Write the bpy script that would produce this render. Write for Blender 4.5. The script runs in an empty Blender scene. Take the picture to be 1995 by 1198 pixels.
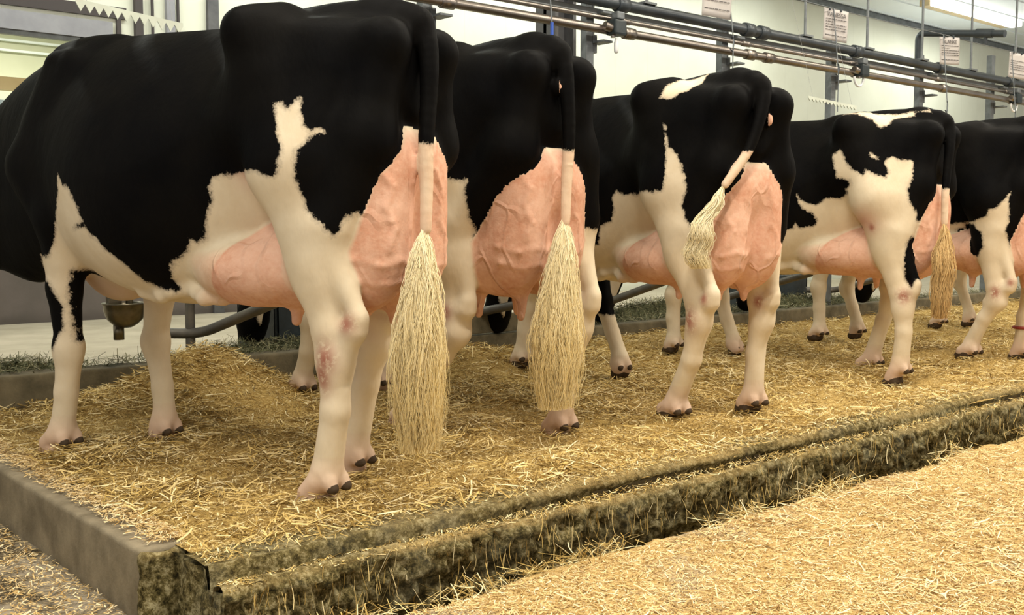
import bpy, bmesh, math, random
import numpy as np
from mathutils import Vector, Matrix

random.seed(7)
RNG = np.random.default_rng(11)
SC = bpy.context.scene
COL = SC.collection

# ------------------------------------------------------------------ camera
F_PX, CXP, CYP = 2072.0, 997.5, 599.0
CAMZ = 0.82
PITCH = math.atan((CYP - 445.0) / F_PX)
YAW = math.radians(49.2)
cam_d = bpy.data.cameras.new('camera')
cam_d.sensor_fit = 'HORIZONTAL'
cam_d.sensor_width = 36.0
cam_d.lens = 36.0 * F_PX / 1995.0
cam_d.clip_start = 0.05
cam_d.clip_end = 100
cam = bpy.data.objects.new('camera', cam_d)
COL.objects.link(cam)
cam.location = (0, 0, CAMZ)
cam.rotation_euler = (math.pi / 2 - PITCH, 0, YAW - math.pi / 2)
SC.camera = cam

# ------------------------------------------------------------------ light, world, exposure
SC.view_settings.view_transform = 'Standard'
SC.view_settings.look = 'None'
SC.view_settings.gamma = 1.0
SC.view_settings.use_curve_mapping = False
SC.view_settings.exposure = 0.0
w = bpy.data.worlds.new('world')
SC.world = w
w.use_nodes = True
w.node_tree.nodes['Background'].inputs['Color'].default_value = (1.0, 0.95, 0.86, 1)
w.node_tree.nodes['Background'].inputs['Strength'].default_value = WORLD_STRENGTH = 0.62


def area_light(name, loc, sx, sy, power, col=(1, 0.93, 0.80), rot=(0, 0, 0)):
    ld = bpy.data.lights.new(name, 'AREA')
    ld.shape = 'RECTANGLE'
    ld.size, ld.size_y = sx, sy
    ld.energy = power
    ld.color = col
    o = bpy.data.objects.new(name, ld)
    COL.objects.link(o)
    o.location = loc
    o.rotation_euler = rot
    return o


CEIL_Z = 4.4
for lx in (-1.5, 1.7, 4.9, 8.1, 11.3):
    area_light('tube_light', (lx, 1.0, CEIL_Z - 0.14), 1.5, 0.12, 150)
for lx in (1.2, 4.4, 7.6, 10.8):
    area_light('tube_light', (lx, 3.4, CEIL_Z - 0.14), 1.5, 0.12, 55)
for lx in (1.8, 5.2, 8.6, 12.0, 17.4):
    area_light('tube_light', (lx, 8.45, CEIL_Z - 0.2), 2.6, 0.12, 70, (0.97, 1.0, 0.90))
for lx in (5.2, 8.6, 12.0, 17.4):     # added fill lights hung below the tubes, facing up to brighten the ceiling
    area_light('ceiling_fill_light', (lx, 8.45, CEIL_Z - 1.3), 2.6, 0.4, 14, (0.93, 0.98, 1.0), (math.pi, 0, 0))
# ------------------------------------------------------------------ helpers
def vnoise(p, freq=1.0, seed=0):
    p = np.asarray(p, np.float64) * freq
    i = np.floor(p).astype(np.int64)
    f = p - i
    f = f * f * (3 - 2 * f)
    n = p.shape[-1]
    out = np.zeros(p.shape[:-1])
    for c in range(1 << n):
        wgt = 1.0
        h = np.full(p.shape[:-1], seed * 7919 + 13, np.int64)
        for a in range(n):
            b = (c >> a) & 1
            wgt = wgt * (f[..., a] if b else 1 - f[..., a])
            h = (h * 374761393 + (i[..., a] + b) * 668265263) & 0x7fffffff
            h = ((h ^ (h >> 13)) * 1274126177) & 0x7fffffff
        out += wgt * (((h ^ (h >> 16)) & 0xffff) / 65535.0)
    return out * 2 - 1


def fbm(p, freq=1.0, oct=3, seed=0, gain=0.5):
    s, a = 0, 1.0
    for o in range(oct):
        s = s + a * vnoise(p, freq * 2 ** o, seed + o)
        a *= gain
    return s


def smooth01(x):
    x = np.clip(x, 0, 1)
    return x * x * (3 - 2 * x)


def link_mesh(name, me, mat=None, parent=None, smooth=False):
    o = bpy.data.objects.new(name, me)
    COL.objects.link(o)
    if mat is not None:
        me.materials.append(mat)
    if parent is not None:
        o.parent = parent
    if smooth:
        me.shade_smooth()
    return o


def np_mesh(name, V, Q, mat=None, parent=None, smooth=True, attrs=None, uv=None):
    """V (n,3), Q (m,k) index array with k = 3 or 4"""
    me = bpy.data.meshes.new(name)
    V = np.ascontiguousarray(V, np.float32)
    Q = np.ascontiguousarray(Q, np.int32)
    m, k = Q.shape
    me.vertices.add(len(V))
    me.vertices.foreach_set('co', V.ravel())
    me.loops.add(m * k)
    me.loops.foreach_set('vertex_index', Q.ravel())
    me.polygons.add(m)
    me.polygons.foreach_set('loop_start', np.arange(0, m * k, k, dtype=np.int32))
    me.update(calc_edges=True)
    for n, a in (attrs or {}).items():
        at = me.attributes.new(n, 'FLOAT', 'POINT')
        at.data.foreach_set('value', np.ascontiguousarray(a, np.float32))
    return link_mesh(name, me, mat, parent, smooth)


def tag(o, label=None, cat=None, group=None, kind=None):
    if label: o['label'] = label
    if cat: o['category'] = cat
    if group: o['group'] = group
    if kind: o['kind'] = kind
    return o


def empty(name, loc=(0, 0, 0), rz=0.0):
    o = bpy.data.objects.new(name, None)
    o.empty_display_size = 0.1
    COL.objects.link(o)
    o.location = loc
    o.rotation_euler = (0, 0, rz)
    return o


def copy_tree(o, parent=None):
    c = o.copy()
    COL.objects.link(c)
    if parent is not None:
        c.parent = parent
    for ch in list(o.children):
        copy_tree(ch, c)
    return c


class MB:
    """collects boxes, tubes and lathes, then links them as one mesh"""
    def __init__(self):
        self.v, self.f, self.s = [], [], []

    def add(self, vs, fs, smooth=False):
        b = len(self.v)
        self.v += [tuple(p) for p in vs]
        self.f += [tuple(i + b for i in f) for f in fs]
        self.s += [smooth] * len(fs)
        return self

    def box(self, lo, hi, M=None, bev=0.0):
        (x0, y0, z0), (x1, y1, z1) = lo, hi
        if bev:
            bm = bmesh.new()
            bmesh.ops.create_cube(bm, size=1)
            for v in bm.verts:
                v.co = Vector(((v.co.x + .5) * (x1 - x0) + x0, (v.co.y + .5) * (y1 - y0) + y0, (v.co.z + .5) * (z1 - z0) + z0))
            bmesh.ops.bevel(bm, geom=bm.edges[:], offset=bev, segments=2, profile=.6, affect='EDGES')
            vs = [v.co.copy() for v in bm.verts]
            fs = [[v.index for v in f.verts] for f in bm.faces]
            bm.free()
        else:
            vs = [Vector(p) for p in [(x0, y0, z0), (x1, y0, z0), (x1, y1, z0), (x0, y1, z0), (x0, y0, z1), (x1, y0, z1), (x1, y1, z1), (x0, y1, z1)]]
            fs = [(0, 3, 2, 1), (4, 5, 6, 7), (0, 1, 5, 4), (1, 2, 6, 5), (2, 3, 7, 6), (3, 0, 4, 7)]
        if M is not None:
            vs = [M @ v for v in vs]
        return self.add(vs, fs)

    def tube(self, pts, r, n=12, caps=True):
        pts = [Vector(p) for p in pts]
        rs = r if isinstance(r, (list, tuple)) else [r] * len(pts)
        vs, fs = [], []
        t0 = (pts[1] - pts[0]).normalized()
        up = Vector((0, 0, 1)) if abs(t0.z) < .9 else Vector((1, 0, 0))
        nrm = t0.cross(up).normalized()
        for i, p in enumerate(pts):
            if i == 0: t = pts[1] - p
            elif i == len(pts) - 1: t = p - pts[i - 1]
            else: t = (pts[i + 1] - p).normalized() + (p - pts[i - 1]).normalized()
            t.normalize()
            nrm = (nrm - t * nrm.dot(t)).normalized()
            b = t.cross(nrm)
            for k in range(n):
                a = 2 * math.pi * k / n
                vs.append(p + (nrm * math.cos(a) + b * math.sin(a)) * rs[i])
        for i in range(len(pts) - 1):
            for k in range(n):
                fs.append((i * n + k, i * n + (k + 1) % n, (i + 1) * n + (k + 1) % n, (i + 1) * n + k))
        self.add(vs, fs, True)
        if caps:
            self.add(vs[:n], [tuple(range(n - 1, -1, -1))])
            self.add(vs[-n:], [tuple(range(n))])
        return self

    def lathe(self, prof, c, n=28, axis='z'):
        vs, fs = [], []
        for (r, z) in prof:
            for k in range(n):
                a = 2 * math.pi * k / n
                q = (r * math.cos(a), r * math.sin(a), z)
                if axis == 'x': q = (z, q[0], q[1])
                if axis == 'y': q = (q[0], z, q[1])
                vs.append(Vector(q) + Vector(c))
        for i in range(len(prof) - 1):
            for k in range(n):
                fs.append((i * n + k, i * n + (k + 1) % n, (i + 1) * n + (k + 1) % n, (i + 1) * n + k))
        return self.add(vs, fs, True)

    def build(self, name, mat, parent=None):
        me = bpy.data.meshes.new(name)
        me.from_pydata(self.v, [], self.f)
        me.polygons.foreach_set('use_smooth', self.s)
        me.update()
        bm = bmesh.new(); bm.from_mesh(me)
        bmesh.ops.recalc_face_normals(bm, faces=bm.faces[:])
        bm.to_mesh(me); bm.free()
        return link_mesh(name, me, mat, parent)


def bend(pts, r=0.08, seg=6):
    """round the corners of a polyline"""
    pts = [Vector(p) for p in pts]
    out = [pts[0]]
    for a, b, c in zip(pts, pts[1:], pts[2:]):
        d1, d2 = (a - b), (c - b)
        rr = min(r, d1.length * .45, d2.length * .45)
        p1, p2 = b + d1.normalized() * rr, b + d2.normalized() * rr
        for i in range(seg + 1):
            t = i / seg
            out.append(p1 * (1 - t) ** 2 + b * 2 * t * (1 - t) + p2 * t * t)
    out.append(pts[-1])
    return out


# ------------------------------------------------------------------ materials
def new_mat(name, base=(.5, .5, .5), rough=.6, metal=0.0, spec=.5):
    m = bpy.data.materials.new(name)
    m.use_nodes = True
    b = m.node_tree.nodes['Principled BSDF']
    b.inputs['Base Color'].default_value = (*base, 1)
    b.inputs['Roughness'].default_value = rough
    b.inputs['Metallic'].default_value = metal
    b.inputs['Specular IOR Level'].default_value = spec
    return m


class NT:
    def __init__(self, m):
        self.t = m.node_tree; self.n = self.t.nodes; self.l = self.t.links
        self.b = self.n['Principled BSDF']

    def node(self, typ, **kw):
        x = self.n.new(typ)
        for k, v in kw.items():
            setattr(x, k, v)
        return x

    def link(self, a, b): self.l.new(a, b)

    def setv(self, sock, v):
        if hasattr(v, 'is_linked') or isinstance(v, bpy.types.NodeSocket): self.l.new(v, sock)
        elif isinstance(v, (tuple, list)) and sock.type == 'RGBA': sock.default_value = (*v[:3], 1)
        else: sock.default_value = v

    def coord(self, scale=(1, 1, 1), world=False):
        tc = self.node('ShaderNodeNewGeometry' if world else 'ShaderNodeTexCoord')
        mp = self.node('ShaderNodeMapping')
        mp.inputs['Scale'].default_value = scale
        self.link(tc.outputs['Position' if world else 'Object'], mp.inputs['Vector'])
        return mp.outputs[0]

    def noise(self, vec, scale=5, detail=3, rough=.5, dist=0.0):
        x = self.node('ShaderNodeTexNoise')
        x.inputs['Scale'].default_value = scale
        x.inputs['Detail'].default_value = detail
        x.inputs['Roughness'].default_value = rough
        x.inputs['Distortion'].default_value = dist
        self.link(vec, x.inputs['Vector'])
        return x.outputs['Fac']

    def voro(self, vec, scale=5, feature='F1', out='Distance', rnd=1.0):
        x = self.node('ShaderNodeTexVoronoi', feature=feature)
        x.inputs['Scale'].default_value = scale
        x.inputs['Randomness'].default_value = rnd
        self.link(vec, x.inputs['Vector'])
        return x.outputs[out]

    def ramp(self, fac, stops, interp='LINEAR'):
        x = self.node('ShaderNodeValToRGB')
        x.color_ramp.interpolation = interp
        e = x.color_ramp.elements
        while len(e) > 1: e.remove(e[-1])
        e[0].position = stops[0][0]
        for i, (p, c) in enumerate(stops):
            if i: el = e.new(p)
            else: el = e[0]
            if not isinstance(c, (tuple, list)): c = (c, c, c)
            el.color = (*c, 1)
        self.link(fac, x.inputs['Fac'])
        return x.outputs['Color']

    def mix(self, fac, a, b, blend='MIX'):
        x = self.node('ShaderNodeMix', data_type='RGBA', blend_type=blend)
        self.setv(x.inputs[0], fac); self.setv(x.inputs[6], a); self.setv(x.inputs[7], b)
        return x.outputs[2]

    def math(self, op, a, b=0.0, c=0.0, clamp=False):
        x = self.node('ShaderNodeMath', operation=op, use_clamp=clamp)
        self.setv(x.inputs[0], a); self.setv(x.inputs[1], b)
        if op in ('MULTIPLY_ADD', 'SMOOTH_MIN', 'SMOOTH_MAX'): self.setv(x.inputs[2], c)
        return x.outputs[0]

    def mrange(self, v, a, b, c=0.0, d=1.0):
        x = self.node('ShaderNodeMapRange')
        self.setv(x.inputs[0], v)
        for i, q in enumerate((a, b, c, d)): x.inputs[i + 1].default_value = q
        return x.outputs[0]

    def attr(self, name):
        return self.node('ShaderNodeAttribute', attribute_name=name).outputs['Fac']

    def bump(self, h, strength=.5, dist=.01, prev=None):
        x = self.node('ShaderNodeBump')
        x.inputs['Strength'].default_value = strength
        x.inputs['Distance'].default_value = dist
        self.link(h, x.inputs['Height'])
        if prev is not None: self.link(prev, x.inputs['Normal'])
        return x.outputs[0]

    def base(self, c): self.setv(self.b.inputs['Base Color'], c)
    def rough(self, c): self.setv(self.b.inputs['Roughness'], c)
    def normal(self, c): self.link(c, self.b.inputs['Normal'])


def mottled(name, c1, c2, scale=6, rough=.7, metal=0., bump=.2, dist=.004, bscale=60, detail=5, world=True):
    m = new_mat(name, c1, rough, metal); t = NT(m)
    v = t.coord(world=world)
    t.base(t.mix(t.mrange(t.noise(v, scale, detail, .6), .35, .65), c1, c2))
    if bump: t.normal(t.bump(t.noise(v, bscale, 4, .6), bump, dist))
    return m
def mat_coat():
    m = new_mat('cow_coat', rough=.55, spec=.035); t = NT(m)
    v = t.coord()
    wh, pk, hf, sr = t.attr('white'), t.attr('pink'), t.attr('hoof'), t.attr('sore')
    n1 = t.noise(v, 38, 4, .65); n2 = t.noise(v, 160, 2, .5)
    d = t.math('ADD', wh, t.math('MULTIPLY', t.math('SUBTRACT', n1, .5), .034))
    d = t.math('ADD', d, t.math('MULTIPLY', t.math('SUBTRACT', n2, .5), .014))
    iswhite = t.mrange(d, -.0035, .0035)
    rim = t.mrange(d, .0, .014, 1, 0)           # greyish rim where white hair meets black skin
    pat = t.noise(v, 7, 4, .6)
    white = t.mix(t.mrange(pat, .35, .7), (.71, .61, .455), (.63, .52, .365))
    white = t.mix(t.math('MULTIPLY', rim, .55), white, (.22, .18, .14))
    # dusty yellow stains in broad patches
    white = t.mix(t.mrange(t.noise(v, 3.1, 5, .7), .55, .8, 0, .38), white, (.56, .43, .25))
    black = t.mix(t.mrange(t.noise(v, 5, 3, .5), .3, .7), (.0018, .0018, .0022), (.0045, .004, .0035))
    col = t.mix(iswhite, black, white)
    skin = t.mix(t.mrange(t.noise(v, 6, 5, .65), .36, .66), (.74, .45, .33), (.56, .27, .17))
    skin = t.mix(t.mrange(t.noise(v, 70, 2, .5), .3, .7, 0, .25), skin, (.80, .58, .44))
    pkf = t.math('ADD', pk, t.math('MULTIPLY', t.math('SUBTRACT', t.noise(v, 14, 4, .6), .5), .25))
    col = t.mix(t.math('MULTIPLY', t.mrange(pkf, .35, .8), t.math('MAXIMUM', iswhite, t.mrange(pk, .9, 1.0))), col, skin)
    legp = t.attr('flush')
    col = t.mix(t.math('MULTIPLY', t.math('MULTIPLY', legp, iswhite), .75), col, (.52, .27, .21))
    sn = t.math('MULTIPLY', sr, t.mrange(t.noise(v, 45, 4, .7), .30, .5))
    col = t.mix(t.math('MULTIPLY', sn, .85), col, (.28, .06, .04))
    hoofc = t.mix(t.noise(v, 30, 3, .6), (.045, .032, .022), (.10, .07, .045))
    col = t.mix(t.mrange(hf, .4, .6), col, hoofc)
    t.base(col)
    # short hair, stretched along z
    vh = t.coord((220, 220, 45))
    h = t.noise(vh, 1.0, 3, .6)
    nb = t.bump(h, .25, .0015)
    nb = t.bump(t.noise(t.coord((1, 1, .5)), 13, 3, .6), .35, .012, nb)
    # skin creases / fine veins on the udder
    vv = t.coord((1, 1, .62))
    wob = t.node('ShaderNodeVectorMath', operation='ADD')
    nz = t.node('ShaderNodeTexNoise'); nz.inputs['Scale'].default_value = 6
    t.link(vv, nz.inputs['Vector'])
    sc = t.node('ShaderNodeVectorMath', operation='SCALE'); sc.inputs['Scale'].default_value = .14
    t.link(nz.outputs['Color'], sc.inputs[0]); t.link(vv, wob.inputs[0]); t.link(sc.outputs[0], wob.inputs[1])
    ve = t.voro(wob.outputs[0], 6.5, 'DISTANCE_TO_EDGE')
    vein = t.math('MULTIPLY', t.mrange(ve, .0, .05, 1, 0), t.mrange(t.noise(v, 5, 2), .45, .6))
    hh = t.math('MULTIPLY', t.math('ADD', t.math('MULTIPLY', vein, 1.0), t.math('MULTIPLY', t.noise(v, 110, 3, .6), .22)), t.math('MULTIPLY', t.mrange(pk, .3, .7), 1.0))
    nb = t.bump(hh, .7, .007, nb)
    t.normal(nb)
    t.rough(t.mix(iswhite, (.6,) * 3, (.75,) * 3))
    t.b.inputs['Sheen Weight'].default_value = .0
    t.b.inputs['Sheen Roughness'].default_value = .4
    t.b.inputs['Subsurface Weight'].default_value = 0.0
    return m


def mat_hair(name, c1, c2):
    m = new_mat(name, c1, .5, spec=.3); t = NT(m)
    sp = t.node('ShaderNodeSeparateXYZ'); t.link(t.coord(), sp.inputs[0])
    f = t.math('ADD', t.math('MULTIPLY', t.attr('rnd'), .45), t.mrange(sp.outputs[2], .82, .35, 0, .6))
    t.base(t.mix(f, c1, c2))
    return m


def mat_straw(name, cols, rough=.75):
    m = new_mat(name, cols[0], rough, spec=.25); t = NT(m)
    n = len(cols)
    t.base(t.ramp(t.attr('rnd'), [(i / (n - 1), c) for i, c in enumerate(cols)]))
    return m


M_COAT = mat_coat()
M_SWITCH = mat_hair('pale_tail_hair', (.93, .86, .64), (.84, .66, .30))
M_SWITCH_TAN = mat_hair('tan_tail_hair', (.66, .46, .21), (.52, .33, .13))
M_STEEL = mottled('stainless_pipe', (.30, .27, .24), (.22, .19, .17), 8, .32, .9, 0)
M_GALV = mottled('galvanised_steel', (.22, .24, .25), (.14, .15, .16), 10, .55, .6, .1)
M_DARKPIPE = mottled('dark_blue_grey_pipe', (.035, .045, .055), (.06, .07, .08), 8, .38, .3, 0)
M_POST = mottled('grey_post_steel', (.085, .085, .09), (.13, .13, .135), 7, .6, .3, .1)
M_CHANNEL = mottled('grey_channel', (.20, .21, .21), (.27, .28, .28), 4, .5, .2, 0)
M_RUBBER = mottled('black_rubber', (.008, .014, .016), (.02, .03, .035), 20, .5, 0, .2)
M_CLEAR = new_mat('milk_hose', (.75, .76, .78), .25)
M_PAPER = mottled('paper', (.50, .47, .45), (.46, .43, .42), 9, .8, 0, 0)
M_INK = new_mat('ink', (.10, .09, .09), .8)
M_BLUE = new_mat('blue_plastic', (.02, .08, .42), .4)
M_BAR = mottled('worn_divider_steel', (.10, .095, .085), (.16, .145, .12), 12, .5, .5, .15)
M_BOWL = mottled('cast_bowl', (.20, .17, .12), (.10, .09, .06), 14, .28, .85, .1)
M_CHAIN = new_mat('chain_steel', (.12, .09, .07), .5, .8)
M_WIRE = new_mat('fine_wire', (.3, .3, .3), .5)
M_TRAINER = mottled('trainer_strip', (.62, .66, .56), (.52, .55, .46), 10, .6, 0, 0)
# ------------------------------------------------------------------ cow bodies: signed distance field -> one continuous mesh
class Grid:
    def __init__(self, lo, hi, h):
        self.h = h
        self.lo = np.array(lo, np.float32)
        self.n = np.ceil((np.array(hi) - self.lo) / h).astype(int) + 1
        self.ax = [(self.lo[a] + h * np.arange(self.n[a])).astype(np.float32) for a in range(3)]

    def new(self): return np.full(tuple(self.n), 0.5, np.float32)

    def sl(self, lo, hi):
        s = []
        for a in range(3):
            i0 = int(max(0, math.floor((lo[a] - self.lo[a]) / self.h)))
            i1 = int(min(self.n[a], math.ceil((hi[a] - self.lo[a]) / self.h) + 1))
            s.append(slice(i0, max(i1, i0)))
        return tuple(s)

    def pts(self, s):
        return (self.ax[0][s[0]][:, None, None], self.ax[1][s[1]][None, :, None], self.ax[2][s[2]][None, None, :])

    def sample(self, A, P):
        q = (np.asarray(P) - self.lo) / self.h
        q = np.clip(q, 0, self.n - 1.001)
        i = q.astype(int); f = q - i
        out = 0
        for c in range(8):
            b = [(c >> a) & 1 for a in range(3)]
            wgt = 1
            for a in range(3): wgt = wgt * (f[:, a] if b[a] else 1 - f[:, a])
            out = out + wgt * A[i[:, 0] + b[0], i[:, 1] + b[1], i[:, 2] + b[2]]
        return out


def smin(a, b, k):
    if k <= 0: return np.minimum(a, b)
    h = np.clip(0.5 + 0.5 * (b - a) / k, 0, 1)
    return b + (a - b) * h - k * h * (1 - h)


class Body:
    def __init__(self, g):
        self.g = g
        self.grp = {}

    def A(self, name):
        if name not in self.grp: self.grp[name] = self.g.new()
        return self.grp[name]

    def put(self, name, s, d, k, sub=False):
        A = self.A(name)
        if sub: A[s] = -smin(-A[s], d, k)
        else: A[s] = smin(A[s], d.astype(np.float32), k)

    def cone(self, name, a, b, ra, rb, k=.03, asp=1.0, axis=1, sub=False):
        """tapered capsule; asp widens it along the given axis"""
        a = np.array(a, np.float32); b = np.array(b, np.float32)
        m = max(ra, rb) * max(asp, 1) + k + .03
        s = self.g.sl(np.minimum(a, b) - m, np.maximum(a, b) + m)
        P = list(self.g.pts(s))
        a2, b2 = a.copy(), b.copy()
        if asp != 1.0:
            c = (a[axis] + b[axis]) / 2
            P[axis] = (P[axis] - c) / asp + c
            a2[axis] = (a[axis] - c) / asp + c; b2[axis] = (b[axis] - c) / asp + c
        d = b2 - a2; L = float(d @ d) + 1e-9
        t = np.clip(((P[0] - a2[0]) * d[0] + (P[1] - a2[1]) * d[1] + (P[2] - a2[2]) * d[2]) / L, 0, 1)
        q = np.sqrt((P[0] - a2[0] - t * d[0]) ** 2 + (P[1] - a2[1] - t * d[1]) ** 2 + (P[2] - a2[2] - t * d[2]) ** 2)
        self.put(name, s, (q - (ra + (rb - ra) * t)) * min(asp, 1.0), k, sub)

    def chain(self, name, pts, rs, k=.02, asp=1.0):
        for i in range(len(pts) - 1):
            self.cone(name, pts[i], pts[i + 1], rs[i], rs[i + 1], k, asp)

    def ell(self, name, c, r, k=.03, pitch=0.0, yaw=0.0, sub=False):
        c = np.array(c, np.float32)
        m = max(r) + k + .03
        s = self.g.sl(c - m, c + m)
        x, y, z = self.g.pts(s)
        x, y, z = x - c[0], y - c[1], z - c[2]
        if yaw:
            cs, sn = math.cos(yaw), math.sin(yaw)
            x, y = x * cs + y * sn, -x * sn + y * cs
        if pitch:
            cs, sn = math.cos(pitch), math.sin(pitch)
            x, z = x * cs + z * sn, -x * sn + z * cs
        k0 = np.sqrt((x / r[0]) ** 2 + (y / r[1]) ** 2 + (z / r[2]) ** 2)
        k1 = np.sqrt((x / r[0] ** 2) ** 2 + (y / r[1] ** 2) ** 2 + (z / r[2] ** 2) ** 2) + 1e-6
        self.put(name, s, np.minimum(k0 * (k0 - 1) / k1, .5), k, sub)

    def loft(self, name, st, k=.05):
        """st rows: x, ztop, zbot, zc, halfwidth, p_top, p_bot"""
        st = np.array(st, np.float32)
        x0, x1 = st[0, 0], st[-1, 0]
        s = self.g.sl((x0 - .08, -.6, .3), (x1 + .08, .6, 1.8))
        X, Y, Z = self.g.pts(s)
        xs = X.ravel()
        from_ = np.clip(xs, x0, x1)

        def itp(j):
            # smooth (Catmull-Rom) interpolation
            i = np.clip(np.searchsorted(st[:, 0], from_) - 1, 0, len(st) - 2)
            t = (from_ - st[i, 0]) / (st[i + 1, 0] - st[i, 0])
            im, ip = np.maximum(i - 1, 0), np.minimum(i + 2, len(st) - 1)
            dx = st[i + 1, 0] - st[i, 0]
            m0 = (st[i + 1, j] - st[im, j]) / (st[i + 1, 0] - st[im, 0]) * dx
            m1 = (st[ip, j] - st[i, j]) / (st[ip, 0] - st[i, 0]) * dx
            v = (2 * t ** 3 - 3 * t ** 2 + 1) * st[i, j] + (t ** 3 - 2 * t ** 2 + t) * m0 + (-2 * t ** 3 + 3 * t ** 2) * st[i + 1, j] + (t ** 3 - t ** 2) * m1
            return v[:, None, None]
        zt, zb, zc, w_, pt, pb = [itp(j) for j in range(1, 7)]
        dz = Z - zc
        up = dz > 0
        hh = np.where(up, zt - zc, zc - zb)
        p = np.where(up, pt, pb)
        rho = np.sqrt(Y ** 2 + dz ** 2) + 1e-6
        sy, cz = np.abs(Y) / rho, np.abs(dz) / rho
        R = ((sy / w_) ** p + (cz / hh) ** p + 1e-9) ** (-1 / p)
        d = (rho - R) * .85
        e = np.maximum(np.maximum(x0 - X, X - x1), 0)
        d = np.where(e > 0, np.sqrt(np.maximum(d, 0) ** 2 + e ** 2) + np.minimum(d, 0) * 0, d)
        # round the ends
        e2 = np.maximum(x0 + .05 - X, X - x1 + .05)
        d = np.where(e2 > 0, np.maximum(d, -0.5) + np.clip(e2, 0, .1) ** 2 * 8, d)
        self.put(name, s, np.minimum(d, .5), k)


def surface_nets(Fd, g):
    S = Fd < 0
    nx, ny, nz = Fd.shape
    cnt = np.zeros((nx - 1, ny - 1, nz - 1), np.int8)
    offs = [(a, b, c) for a in (0, 1) for b in (0, 1) for c in (0, 1)]
    for a, b, c in offs:
        cnt += S[a:nx - 1 + a, b:ny - 1 + b, c:nz - 1 + c]
    act = (cnt > 0) & (cnt < 8)
    I = np.argwhere(act)
    idx = np.full(act.shape, -1, np.int32)
    idx[act] = np.arange(len(I), dtype=np.int32)
    acc = np.zeros((len(I), 3)); num = np.zeros(len(I))
    vals = {o: Fd[I[:, 0] + o[0], I[:, 1] + o[1], I[:, 2] + o[2]] for o in offs}
    for o in offs:
        for ax in range(3):
            if o[ax]: continue
            o2 = list(o); o2[ax] = 1; o2 = tuple(o2)
            a, b = vals[o], vals[o2]
            m = (a < 0) != (b < 0)
            t = np.where(m, a / np.where(m, a - b, 1), 0)
            p = np.tile(np.array(o, float), (len(I), 1)); p[:, ax] = t
            acc += p * m[:, None]; num += m
    V = (I + acc / num[:, None]) * g.h + g.lo
    quads = []
    for ax in range(3):
        sl0 = [slice(1, -1)] * 3; sl1 = [slice(1, -1)] * 3
        sl0[ax] = slice(0, -1); sl1[ax] = slice(1, None)
        A, B = S[tuple(sl0)], S[tuple(sl1)]
        for flip in (0, 1):
            E_ = np.argwhere((A & ~B) if flip == 0 else (~A & B))
            off = np.ones(3, int); off[ax] = 0
            E_ = E_ + off
            u, v = (ax + 1) % 3, (ax + 2) % 3
            du, dv = np.zeros(3, int), np.zeros(3, int); du[u] = 1; dv[v] = 1
            c = [E_ - du - dv, E_ - dv, E_, E_ - du]
            q = np.stack([idx[k[:, 0], k[:, 1], k[:, 2]] for k in c], 1)
            if flip: q = q[:, ::-1]
            quads.append(q)
    Q = np.concatenate(quads)
    Q = Q[(Q >= 0).all(1)]
    return V, Q


def poly_sd(P, poly):
    """signed distance, positive inside"""
    poly = np.asarray(poly, float)
    a = poly; b = np.roll(poly, -1, 0)
    best = np.full(len(P), 1e9); ins = np.zeros(len(P), bool)
    for (ax, ay), (bx, by) in zip(a, b):
        ex, ey = bx - ax, by - ay
        t = np.clip(((P[:, 0] - ax) * ex + (P[:, 1] - ay) * ey) / (ex * ex + ey * ey + 1e-12), 0, 1)
        best = np.minimum(best, (P[:, 0] - ax - t * ex) ** 2 + (P[:, 1] - ay - t * ey) ** 2)
        c = ((ay > P[:, 1]) != (by > P[:, 1])) & (P[:, 0] < (bx - ax) * (P[:, 1] - ay) / (by - ay + 1e-12) + ax)
        ins ^= c
    d = np.sqrt(best)
    return np.where(ins, d, -d)


PHI = math.radians(25)
SP, CP = math.sin(PHI), math.cos(PHI)


def hind_leg(B, s, L, nm):
    """L: toe, fetlock, cannon, hock, point, gaskin, stifle as (x,z); s: lateral position (signed)"""
    sg = 1 if s > 0 else -1
    toe, fet, can, hock, pt, gas, sti = [(p[0], s, p[1]) for p in L]
    B.cone('body', (.22, .15 * sg, 1.22), (gas[0] + .03, s * .5 + sg * .1, 1.0), .12, .13, .07, .85)     # thurl to thigh
    B.cone('body', (.04, .11 * sg, 1.31), (.085, .145 * sg, 1.05), .055, .08, .05)
    B.cone('body', (.085, .145 * sg, 1.05), (gas[0] - .05, s, .82), .08, .08, .06)
    B.cone('body', (.36, .19 * sg, 1.20), (sti[0] - .02, .22 * sg, .98), .10, .10, .10)
    B.cone('body', (sti[0] - .03, .215 * sg, .97), (gas[0] + .01, s, gas[2] + .04), .11, .09, .06, .9)
    n = nm
    B.cone(n, (gas[0] + .02, s, gas[2] + .10), (gas[0], s, gas[2] - .02), .10, .084, .05, .85)
    B.cone(n, (gas[0], s, gas[2] - .02), (hock[0] + .01, s, hock[2] + .02), .082, .056, .04, .85)
    B.cone(n, (gas[0] - .06, s, gas[2] + .02), (pt[0] + .012, s, pt[2] + .02), .040, .025, .03)     # Achilles cord
    B.cone(n, (pt[0] + .014, s, pt[2] + .01), (pt[0] + .022, s, pt[2] - .02), .030, .031, .02)
    B.cone(n, (hock[0], s, hock[2] + .01), (hock[0] - .005, s, hock[2] - .07), .055, .050, .025, .92)
    B.cone(n, (pt[0] + .03, s, pt[2] - .02), (can[0] - .016, s, can[2] + .10), .032, .028, .03)
    B.cone(n, (hock[0] - .005, s, hock[2] - .06), can, .050, .040, .03, .95)
    B.cone(n, can, (fet[0], s, fet[2] + .03), .040, .041, .02)
    B.cone(n, (can[0] - .018, s, can[2] + .05), (fet[0] - .022, s, fet[2] + .03), .023, .028, .02)
    foot(B, n, fet, toe, s)


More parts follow.
